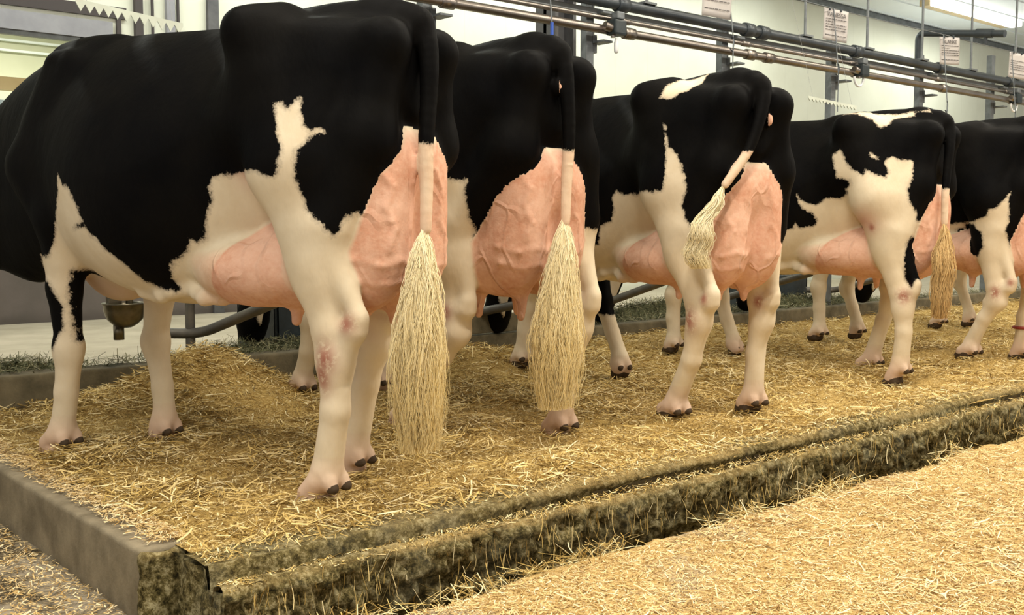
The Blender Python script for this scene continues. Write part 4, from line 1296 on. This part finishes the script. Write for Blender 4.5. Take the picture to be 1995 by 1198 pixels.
POSTS = [3.62, 4.95, 6.37, 7.82, 9.27, 10.69, 12.14, 13.6]
pipe('vacuum_pipe', RY - .03, 2.30, .038, M_DARKPIPE, 'dark blue-grey pipe, uppermost of the long pipes over the cows', (4.0, 5.25, 6.62, 6.80, 8.10, 9.52, 10.95))
pipe('milk_pipe', RY - .05, 2.115, .029, M_STEEL, 'shiny stainless pipe, lowest of the long pipes over the cows', (3.78, 5.30, 6.62, 6.85, 8.08, 9.55, 10.98))
pipe('thin_pipe', RY - .03, 2.195, .016, M_STEEL, 'thin steel pipe running between the dark pipe and stainless pipe', (3.9, 5.28, 6.60, 8.05, 9.50, 10.9))
mb = MB(); mb.box((-1.2, RY + .02, 2.205), (16.5, RY + .055, 2.262), None, .004)
tag(mb.build('support_channel', M_CHANNEL), 'flat light grey steel channel behind the thin pipe', 'rail')

POST_LAB = ['short grey steel post end above the nearest cow', 'grey stall post in front of the wide barn column', 'grey stall post rising behind the third cow under the first paper sheet',
            'grey stall post behind the fourth cow below the sign reading VANESSA', 'grey stall post that bends over into an elbow pipe', 'grey stall post with open top, right of the elbow pipe']
for i, x in enumerate(POSTS[:6]):
    p = empty('stall_post', (x + .10, RY + .09, 0)); tag(p, POST_LAB[i], 'post', 'posts carrying the pipes')
    top = [2.34, 2.40, 2.48, 2.50, 2.42, 2.56][i]
    MB().box((-.035, -.03, .0), (.035, .03, top), None, .006).build('upright', M_GALV, p)
    for z in (2.30, 2.115):
        MB().box((.02, -.13, z - .075), (.11, .0, z - .060), None, .003).box((.02, -.035, z - .075), (.035, .0, z + .05), None, .003).build('bracket', M_GALV, p)
    MB().box((.035, -.03, 1.98), (.065, .03, 2.10), None, .004).build('clamp', M_GALV, p)

# wide barn column behind the rails
mb = MB(); mb.box((5.07, 5.42, 0), (5.10, 5.62, CEIL_Z)); mb.box((5.24, 5.42, 0), (5.27, 5.62, CEIL_Z)); mb.box((5.07, 5.51, 0), (5.27, 5.54, CEIL_Z))
tag(mb.build('barn_column', M_POST), 'wide grey steel barn column behind the second cow', 'column')

# hangers
for i, x in enumerate((5.50, 7.36, 8.27, 9.19, 10.12, 11.06)):
    h_ = empty('hanger_rod', (x, RY - .03, 2.34)); tag(h_, ['hanger rod over the second cow, leftmost of the rods', 'hanger rod left of the sign reading VANESSA', 'hanger rod right of the sign reading VANESSA', 'hanger rod just left of the elbow pipe',
        'hanger rod behind the sign sheet hung by the elbow pipe', 'hanger rod nearest the right edge of the frame'][i], 'rod', 'rods hanging the pipes from the ceiling')
    MB().tube([(0, 0, 0), (0, 0, .9)], .011, 10).tube([(0, 0, .9), (0, 0, CEIL_Z - 2.34)], .016, 10).build('rod', M_GALV, h_)
    MB().box((-.06, -.04, -.008), (.06, .04, .008), None, .002).build('plate', M_GALV, h_)

# elbow pipe
ex = 9.27
el = MB().tube(bend([(ex, RY + .05, 2.36), (ex, RY + .05, 2.60), (ex - .02, 4.25, 2.485)], .07), .031, 16).build('elbow_pipe', M_DARKPIPE)
tag(el, 'dark elbow pipe rising from the stall post and pointing to the camera', 'pipe')
MB().tube([(ex - .018, 4.50, 2.523), (ex - .018, 4.36, 2.502)], .040, 16).tube([(ex - .018, 4.42, 2.50), (ex - .018, 4.42, 2.42)], [.022, .012], 10).build('end_clamp', M_DARKPIPE, el)

# milk taps
TAP_LAB = ['dark milk tap on the pipes over the second cow with a hanging plug', 'dark milk tap over the fourth cow with a looped hose', 'dark milk tap at the right edge with a looped hose']
for i, (x, z) in enumerate(((5.13, 2.12), (8.08, 2.125), (10.95, 2.12))):
    t_ = empty('milk_tap', (x, RY - .10, z)); tag(t_, TAP_LAB[i], 'tap', 'milk taps on the pipes')
    MB().box((-.055, -.045, -.045), (.055, .045, .055), None, .014).build('tap_body', M_RUBBER, t_)
    MB().tube([(-.05, 0, 0), (-.10, .01, .01)], .03, 12).tube([(-.03, .0, -.04), (-.03, 0, -.06)], .016, 10).build('tap_neck', M_STEEL, t_)
    MB().box((-.02, -.03, .06), (.05, .03, .11), None, .01).build('valve_block', M_GALV, t_)
    if i == 0:
        MB().lathe([(0, -.16), (.012, -.155), (.016, -.14), (.016, -.09), (.008, -.06)], (0, 0, 0), 14).build('plug', M_CLEAR, t_)
    else:
        pts = [(.02 - .07 * math.cos(a) - .06, 0, -.05 - .075 * math.sin(a)) for a in np.linspace(0, math.pi, 14)]
        MB().tube(pts, .010, 10).build('hose', M_CLEAR, t_)

# line with the name sheets
wy = 4.6
mb = MB().tube([(2.5 + i * .7, wy, 2.475 + .004 * math.cos(i * 2.1)) for i in range(16)], .0028, 6)
tag(mb.build('sign_line', M_GALV), 'thin wire the paper sheets hang from', 'wire')


def text_mesh(body, size, mat, parent, loc, name='name_lettering'):
    cu = bpy.data.curves.new(name, 'FONT'); cu.body = body; cu.size = size; cu.align_x = 'CENTER'; cu.extrude = .0004
    o = bpy.data.objects.new(name, cu); COL.objects.link(o)
    bpy.context.view_layer.update()
    me = bpy.data.meshes.new_from_object(o.evaluated_get(bpy.context.evaluated_depsgraph_get()))
    bpy.data.objects.remove(o)
    ob = link_mesh(name, me, mat, parent)
    ob.rotation_euler = (math.pi / 2, 0, 0); ob.location = loc
    return ob


SIGNS = [(5.78, None, 'paper name sheet cut off by the top edge, over the third cow', 2.23),
         (7.20, 'VANESSA', 'paper name sheet reading VANESSA over the fourth cow', 2.235),
         (8.98, 'BLANKE', 'paper name sheet hanging in front of the elbow pipe', 2.235),
         (10.28, '', 'paper name sheet cut by the right edge of the frame', 2.235)]
for i, (x, word, lab, zb) in enumerate(SIGNS):
    s_ = empty('name_sheet', (x, wy, zb), math.radians(-14)); tag(s_, lab, 'sign', 'paper name sheets on the wire')
    s_.rotation_euler[1] = math.radians((2, 3, -2, 3)[i])
    W_, H_ = .245, .235 if i else .32
    n = 9; V = []; Q = []
    for a in range(n):
        for b in range(n):
            u, v = a / (n - 1) - .5, b / (n - 1)
            V.append((u * W_, .004 * math.sin(u * 5 + v * 2) * (1 - v) - .001, v * H_))
    for a in range(n - 1):
        for b in range(n - 1):
            k = a * n + b; Q.append((k, k + n, k + n + 1, k + 1))
    sh = np_mesh('sheet', np.array(V), np.array(Q), M_PAPER, s_)
    sm = sh.modifiers.new('thick', 'SOLIDIFY'); sm.thickness = .0008
    if word: text_mesh(word, .046, M_INK, s_, (0.0, -.0075, H_ * .76))
    rows = MB(); r = random.Random(i)
    for k in range(7):
        z = H_ * (.68 - k * .085); xx = -W_ * .42
        end = W_ * (.42 if k not in (1, 5) else r.uniform(-.1, .15))
        if k == 5: continue
        while xx < end:
            L = r.uniform(.012, .034); rows.box((xx, -.0072, z - .0028), (min(xx + L, end + .002), -.0064, z + .0028)); xx += L + .006
    rows.build('printed_text', M_INK, s_)
    for u in (-.28, .18):
        MB().box((u * W_ - .006, -.010, H_ - .012), (u * W_ + .006, .006, H_ + .016), None, .002).build('clip', M_DARKPIPE, s_)

# thin cords hanging down past the sheets, with blue pulls on the left
CORDS = [(4.23, 2.10, 1.80, 'thin cord with blue grip hanging before the barn column', True), (3.06, 2.2, 1.86, 'thin cord with blue grip above the nearest cow rump', True),
         (5.90, 2.45, 1.75, 'thin cord hanging by the post under the first paper sheet', False), (7.18, 2.24, 1.70, 'thin cord hanging beneath the sheet reading VANESSA', False),
         (8.86, 2.23, 1.55, 'thin cord hanging beneath the sheet by the elbow pipe', False), (10.16, 2.3, 1.55, 'thin cord at the right edge past the last milk tap', False)]
for x, z1, z0, lab, blue in CORDS:
    c = empty('hanging_cord', (x, 4.55, z0)); tag(c, lab, 'cord', 'cords over the stalls')
    MB().tube([(0, 0, 0), (0.004, 0, (z1 - z0) / 2), (0, .05, 2.477 - z0)], .0045, 6).build('cord', M_GALV, c)
    if blue: MB().tube([(0, 0, .03), (0, 0, .20)], .010, 10).build('grip', M_BLUE, c)
    else: MB().tube(bend([(-.03, 0, .28), (.0, 0, .26), (.012, 0, .33), (0, 0, .36)], .02), .005, 6).build('hook', M_DARKPIPE, c)

# zigzag trainers over the cows' backs
def trainer(p0, p1, n, lab, drop):
    a, b = Vector(p0), Vector(p1)
    root = tag(MB().add([], []).build('cow_trainer', M_TRAINER), lab, 'trainer') if False else None
    V = []; F = []
    d = (b - a); nrm = Vector((d.y, -d.x, 0)).normalized() * .003
    for s_, off in ((0, nrm), (1, -nrm)):
        for i in range(n * 2 + 1):
            q = a + d * (i / (n * 2)); V.append(q + off + Vector((0, 0, .012))); V.append(q + off + Vector((0, 0, -.002 if i % 2 == 0 else -drop)))
    m = n * 2 + 1
    for i in range(m - 1):
        k = 2 * i; F.append((k, k + 1, k + 3, k + 2)); k2 = 2 * m + 2 * i; F.append((k2, k2 + 2, k2 + 3, k2 + 1))
        F.append((k, k + 2, k2 + 2, k2)); F.append((k + 1, k2 + 1, k2 + 3, k + 3))
    F.append((0, 2 * m, 2 * m + 1, 1)); e = 2 * (m - 1); F.append((e, e + 1, e + 1 + 2 * m, e + 2 * m))
    o = tag(MB().add(V, F).build('cow_trainer', M_TRAINER), lab, 'trainer')
    for t in (.1, .9):
        c = a + d * t; MB().tube([tuple(c), (c.x, 4.60, 2.478)], .0009, 5).build('hanger', M_WIRE, o)
    return o


trainer((1.51, 4.42, 1.725), (1.93, 4.36, 1.67), 12, 'white zigzag strip hanging above the nearest cow back', .034)
trainer((6.57, 4.4, 1.745), (7.20, 4.4, 1.72), 14, 'white zigzag strip hanging above the fourth cow back', .022)

# ------------------------------------------------------------------ low fittings at the manger
DIV_LAB = ['grey bent divider pipe behind the nearest cow belly', 'dark bent divider pipe behind the second cow', 'dark bent divider pipe under the third cow belly', 'dark bent divider pipe under the fourth cow belly', 'dark bent divider pipe under the fifth cow belly']
for i, (dx0, x1, y1, z1) in enumerate(((2.20, 2.45, 4.32, .53), (3.85, 4.1, 4.45, .42), (5.02, 5.0, 4.27, .52), (6.42, 6.45, 4.02, .58), (7.9, 8.1, 4.1, .58))):
    o = empty('stall_divider', (dx0, 5.12, 0)); tag(o, DIV_LAB[i], 'divider', 'divider pipes between the stalls')
    b1 = (x1 - dx0, y1 - 5.12, z1)
    up = (b1[0] + .05, b1[1] - .25, z1 + .14)
    MB().tube(bend([(-.12, .08, .30), (.10, -.05, .29), b1, up], .10), .026, 14).build('bent_pipe', M_BAR, o)
    MB().tube([(.06, -.02, .0), (.06, -.02, .95)], .024, 12).build('upright', M_BAR, o)

mb = MB(); mb.box((3.25, 4.90, .10), (4.42, 4.945, .185), None, .006); mb.box((3.25, 4.90, .195), (4.42, 4.945, .305), None, .006)
tag(mb.build('manger_board', M_MANGER), 'brown board set along the manger under the second cow udder', 'board')
bw = empty('water_bowl', (1.84, 4.86, 0)); tag(bw, 'round cast metal water bowl beside the nearest cow forelegs', 'bowl')
MB().lathe([(.0, .365), (.03, .366), (.055, .38), (.080, .405), (.092, .44), (.095, .468), (.100, .472), (.100, .480), (.092, .480), (.086, .46), (.07, .41), (.0, .39)], (0, 0, 0), 36).build('basin', M_BOWL, bw)
MB().lathe([(.022, .31), (.024, .31), (.024, .385), (.0, .385)], (-.03, 0, 0), 18).build('drain_stub', M_BOWL, bw)
MB().tube([(-.03, .02, .46), (-.03, .02, .60)], .022, 12).tube([(.03, .02, .46), (.03, .02, .66)], .017, 12).tube([(.03, .02, .53), (.03, .02, .57)], .025, 12).box((-.07, .0, .47), (-.01, .05, .53), None, .008).tube([(-.03, .02, .57), (.04, .02, .57)], .012, 10).build('valve', M_BOWL, bw)

for k, (x, y, lab) in enumerate([(3.15, 5.45, 'black feed trough behind the nearest cow hind leg'), (7.75, 5.5, 'black feed trough behind the third cow')]):
    t_ = empty('feed_trough', (x, y, 0)); tag(t_, lab, 'trough')
    V = []; F = []
    m_ = MB(); m_.box((-.30, -.14, .02), (.30, -.11, .42), None, .01); m_.box((-.30, .30, .02), (.30, .33, .42), None, .01); m_.box((-.30, -.14, .02), (-.27, .33, .42), None, .01); m_.box((.27, -.14, .02), (.30, .33, .42), None, .01); m_.box((-.3, -.14, .02), (.3, .33, .06))
    m_.build('trough_shell', M_RUBBER, t_)
# tether chain at the trough
def chain(pts, lab, r=.012):
    o = empty('tether_chain', pts[0]); tag(o, lab, 'chain')
    P = [Vector(p) for p in pts]
    tot = []; 
    for a, b in zip(P, P[1:]):
        n = max(1, int((b - a).length / .026))
        for k in range(n): tot.append((a + (b - a) * (k / n), (b - a).normalized()))
    m_ = MB()
    for k, (c, d) in enumerate(tot):
        side = d.cross(Vector((0, 0, 1)) if abs(d.z) < .9 else Vector((1, 0, 0))).normalized()
        if k % 2: side = d.cross(side).normalized()
        ring = [c + d * (.019 * math.cos(t)) + side * (.009 * math.sin(t)) - P[0] for t in np.linspace(0, 2 * math.pi, 11)]
        m_.tube(ring, .0032, 6, False)
    m_.build('links', M_CHAIN, o)


chain([(2.72, 4.93, .46), (2.80, 4.92, .38), (2.90, 4.92, .33), (3.0, 4.92, .34), (3.05, 4.93, .46)], 'rusty tether chain looping over the black trough')
chain([(6.20, 4.93, .62), (6.23, 4.93, .52), (6.30, 4.93, .40), (6.36, 4.94, .36)], 'dark tether chain hanging beneath the third cow udder')
# ------------------------------------------------------------------ loose straw and hay
def litter(name, X, Y, Z, L, Wd, mat, lab, cat='straw', tilt=.18, curve=.25, droop=True, upright=None):
    n = len(X)
    th = RNG.random(n) * 2 * np.pi
    ti = RNG.normal(0, tilt, n) if upright is None else upright
    d = np.stack([np.cos(th) * np.cos(ti), np.sin(th) * np.cos(ti), np.sin(ti)], -1)
    sd = np.stack([-np.sin(th), np.cos(th), RNG.normal(0, .5, n)], -1); sd /= np.linalg.norm(sd, axis=1, keepdims=True)
    c = np.stack([X, Y, Z], -1)
    bendv = np.stack([-np.sin(th), np.cos(th), RNG.normal(0, .4, n)], -1) * (RNG.normal(0, curve, n) * L)[:, None]
    pts = [c - d * (L / 2)[:, None], c - d * (L / 6)[:, None] + bendv * .25, c + d * (L / 6)[:, None] + bendv * .25, c + d * (L / 2)[:, None]]
    V = np.stack([np.stack([p + sd * (Wd / 2)[:, None], p - sd * (Wd / 2)[:, None]], 1) for p in pts], 1).reshape(-1, 3)
    b = np.arange(n)[:, None] * 8
    Q = np.concatenate([np.stack([b + k, b + k + 1, b + k + 3, b + k + 2], -1) for k in (0, 2, 4)], 1).reshape(-1, 4)
    o = np_mesh(name, V, Q, mat, None, False, dict(rnd=np.repeat(RNG.random(n) ** 1.0, 8)))
    return tag(o, lab, cat, kind='stuff')


def scatter(n, x0, x1, y0, y1, power=1.5, dens=None):
    X = []; Y = []
    tot = 0
    while tot < n:
        x = RNG.uniform(x0, x1, n * 3); y = RNG.uniform(y0, y1, n * 3)
        d = np.sqrt(x * x + y * y)
        # keep what the frame can see
        az = np.arctan2(y, x)
        ok = (az > math.radians(17)) & (az < math.radians(84))
        p = (2.3 / d) ** power
        if dens is not None: p = p * dens(x, y)
        ok &= RNG.random(n * 3) < p
        X.append(x[ok]); Y.append(y[ok]); tot += ok.sum()
    return np.concatenate(X)[:n], np.concatenate(Y)[:n]


def widths(n, lo, hi): return RNG.uniform(lo, hi, n)


# bed: short broken pieces, then long stalks
def clump(x, y): return np.clip(.55 + .9 * fbm(np.stack([x, y], -1), 3.3, 3, 91), .12, 1.3) * (.45 + .55 * smooth01((y - 2.7) / .9))


X, Y = scatter(95000, 1.10, 12.5, 2.42, 4.95, 1.35)
litter('straw_bedding', X, Y, bed_h(X, Y) + RNG.uniform(.0, .010, len(X)), RNG.uniform(.008, .03, len(X)), RNG.uniform(.0012, .0034, len(X)), STRAW_GOLD, 'golden chopped straw bedding covering the stall platform', tilt=.35)
X, Y = scatter(48000, 1.10, 12.5, 2.42, 4.97, 1.25, clump)
litter('straw_stalks', X, Y, bed_h(X, Y) + RNG.uniform(.002, .030, len(X)), RNG.uniform(.03, .12, len(X)) * RNG.uniform(.6, 1.1, len(X)), RNG.uniform(.0018, .0050, len(X)), STRAW_GOLD, 'long loose straw stalks lying on the bedding under the cows', tilt=.22)
# alley chaff
X, Y = scatter(80000, .98, 12.5, .75, 2.12, 1.3)
litter('alley_litter', X, Y, alley_h(X, Y) + RNG.uniform(.0, .006, len(X)), RNG.uniform(.007, .026, len(X)), RNG.uniform(.001, .003, len(X)), STRAW_PALE, 'pale chopped straw spread over the alley floor', tilt=.25)
X, Y = scatter(9000, .98, 12.5, .75, 2.14, 1.3, lambda x, y: np.clip(.4 + .9 * fbm(np.stack([x, y], -1), 2.5, 3, 17), .05, 1))
litter('alley_stalks', X, Y, alley_h(X, np.minimum(Y, 2.09)) + RNG.uniform(.002, .012, len(X)), RNG.uniform(.025, .085, len(X)), RNG.uniform(.0016, .0038, len(X)), STRAW_PALE, 'longer straw stalks strewn over the alley floor', tilt=.16)
# kerb top, kerb face and gutter edge wisps
n = 14000
X = 1.1 + 11 * RNG.random(n) ** 1.8; Y = RNG.uniform(2.30, 2.50, n)
keep = (Y < 2.37) | (RNG.random(n) < .25 + .75 * smooth01((X - 1.7) / .8)); X, Y = X[keep], Y[keep]; n = len(X)
Z = np.where(Y > 2.375, .012, -.036) + RNG.uniform(.0, .006, n)
litter('kerb_litter', X, Y, Z, RNG.uniform(.008, .035, n), RNG.uniform(.001, .003, n), STRAW_GOLD, 'straw crumbs lying on the rough mossy kerb top', tilt=.35)
n = 900
X = 1.15 + 10 * RNG.random(n) ** 1.6; Y = RNG.uniform(2.26, 2.30, n)
litter('kerb_wisps', X, Y, RNG.uniform(-.16, -.05, n), RNG.uniform(.02, .09, n), RNG.uniform(.001, .0026, n), STRAW_GOLD, 'straw wisps hanging down the mossy kerb face', upright=RNG.normal(1.3, .25, n))
n = 1500
cx = np.array([1.35, 1.75, 2.05, 2.2, 2.9, 3.35, 3.5, 4.4, 5.2]); w_ = RNG.integers(0, len(cx), n)
X = cx[w_] + RNG.normal(0, .09, n); Y = RNG.normal(2.17, .035, n)
litter('gutter_tufts', X, Y, -.155 + RNG.uniform(-.02, .03, n), RNG.uniform(.03, .12, n), RNG.uniform(.0012, .003, n), STRAW_GOLD, 'tufts of straw spilling over the gutter edge', tilt=.5)
# side floor and side beam
X, Y = scatter(5000, .35, .99, 2.2, 4.6, .6, lambda x, y: np.clip(.25 + 1.2 * smooth01((x - .6) / .35) + .6 * fbm(np.stack([x, y], -1), 4, 3, 5), .02, 1))
litter('side_litter', X, Y, -.168 + RNG.uniform(0, .008, len(X)), RNG.uniform(.006, .03, len(X)), RNG.uniform(.0014, .004, len(X)), STRAW_PALE, 'straw chips scattered over the side floor left of the beam', tilt=.25)
n = 9000
X = RNG.uniform(1.03, 1.14, n) ; Y = 2.62 + 2.4 * RNG.random(n)
k_ = RNG.random(n) < np.clip((X - 1.02) / .09, .06, 1); X, Y = X[k_], Y[k_]; n = len(X)
litter('beam_litter', X, Y, .018 + RNG.uniform(0, .006, n), RNG.uniform(.006, .04, n), RNG.uniform(.001, .003, n), STRAW_PALE, 'straw crumbs on the flat top of the side beam', tilt=.15)


# hay in front of the cows
def hay_h(x, y):
    b = .16 * np.exp(-((y - 5.23) / .09) ** 2)
    g_ = 0
    for c, r, a in ((1.45, .28, .10), (2.5, .3, .08), (3.0, .35, .09), (5.7, .55, .16), (6.35, .4, .15), (7.5, .6, .13), (8.4, .6, .10)):
        g_ = g_ + a * np.exp(-((x - c) / r) ** 2)
    return b * .5 + g_ * np.exp(-((y - 5.24) / .10) ** 2) + .02


hm = mottled('hay_base', (.12, .12, .055), (.06, .065, .03), 40, .95, 0, .8, .01, 120)
tag(grid_mesh('hay_windrow', np.arange(.8, 12, .03), np.arange(5.08, 5.40, .02), lambda x, y: hay_h(x, y) + .012 * fbm(np.stack([x, y], -1), 18, 3, 4), hm), 'greenish hay banked along the manger behind the low kerb', 'hay', kind='stuff')
X, Y = scatter(26000, 1.0, 11.5, 5.0, 5.37, .6, lambda x, y: np.clip(.25 + hay_h(x, y) * 6, 0, 1))
litter('loose_hay', X, Y, np.maximum(hay_h(X, Y), .175 * (Y < 5.1)) + RNG.uniform(0, .03, len(X)), RNG.uniform(.03, .12, len(X)), RNG.uniform(.0014, .004, len(X)), HAY, 'loose greenish hay stems lying over the manger kerb', 'hay', tilt=.5, curve=.5)
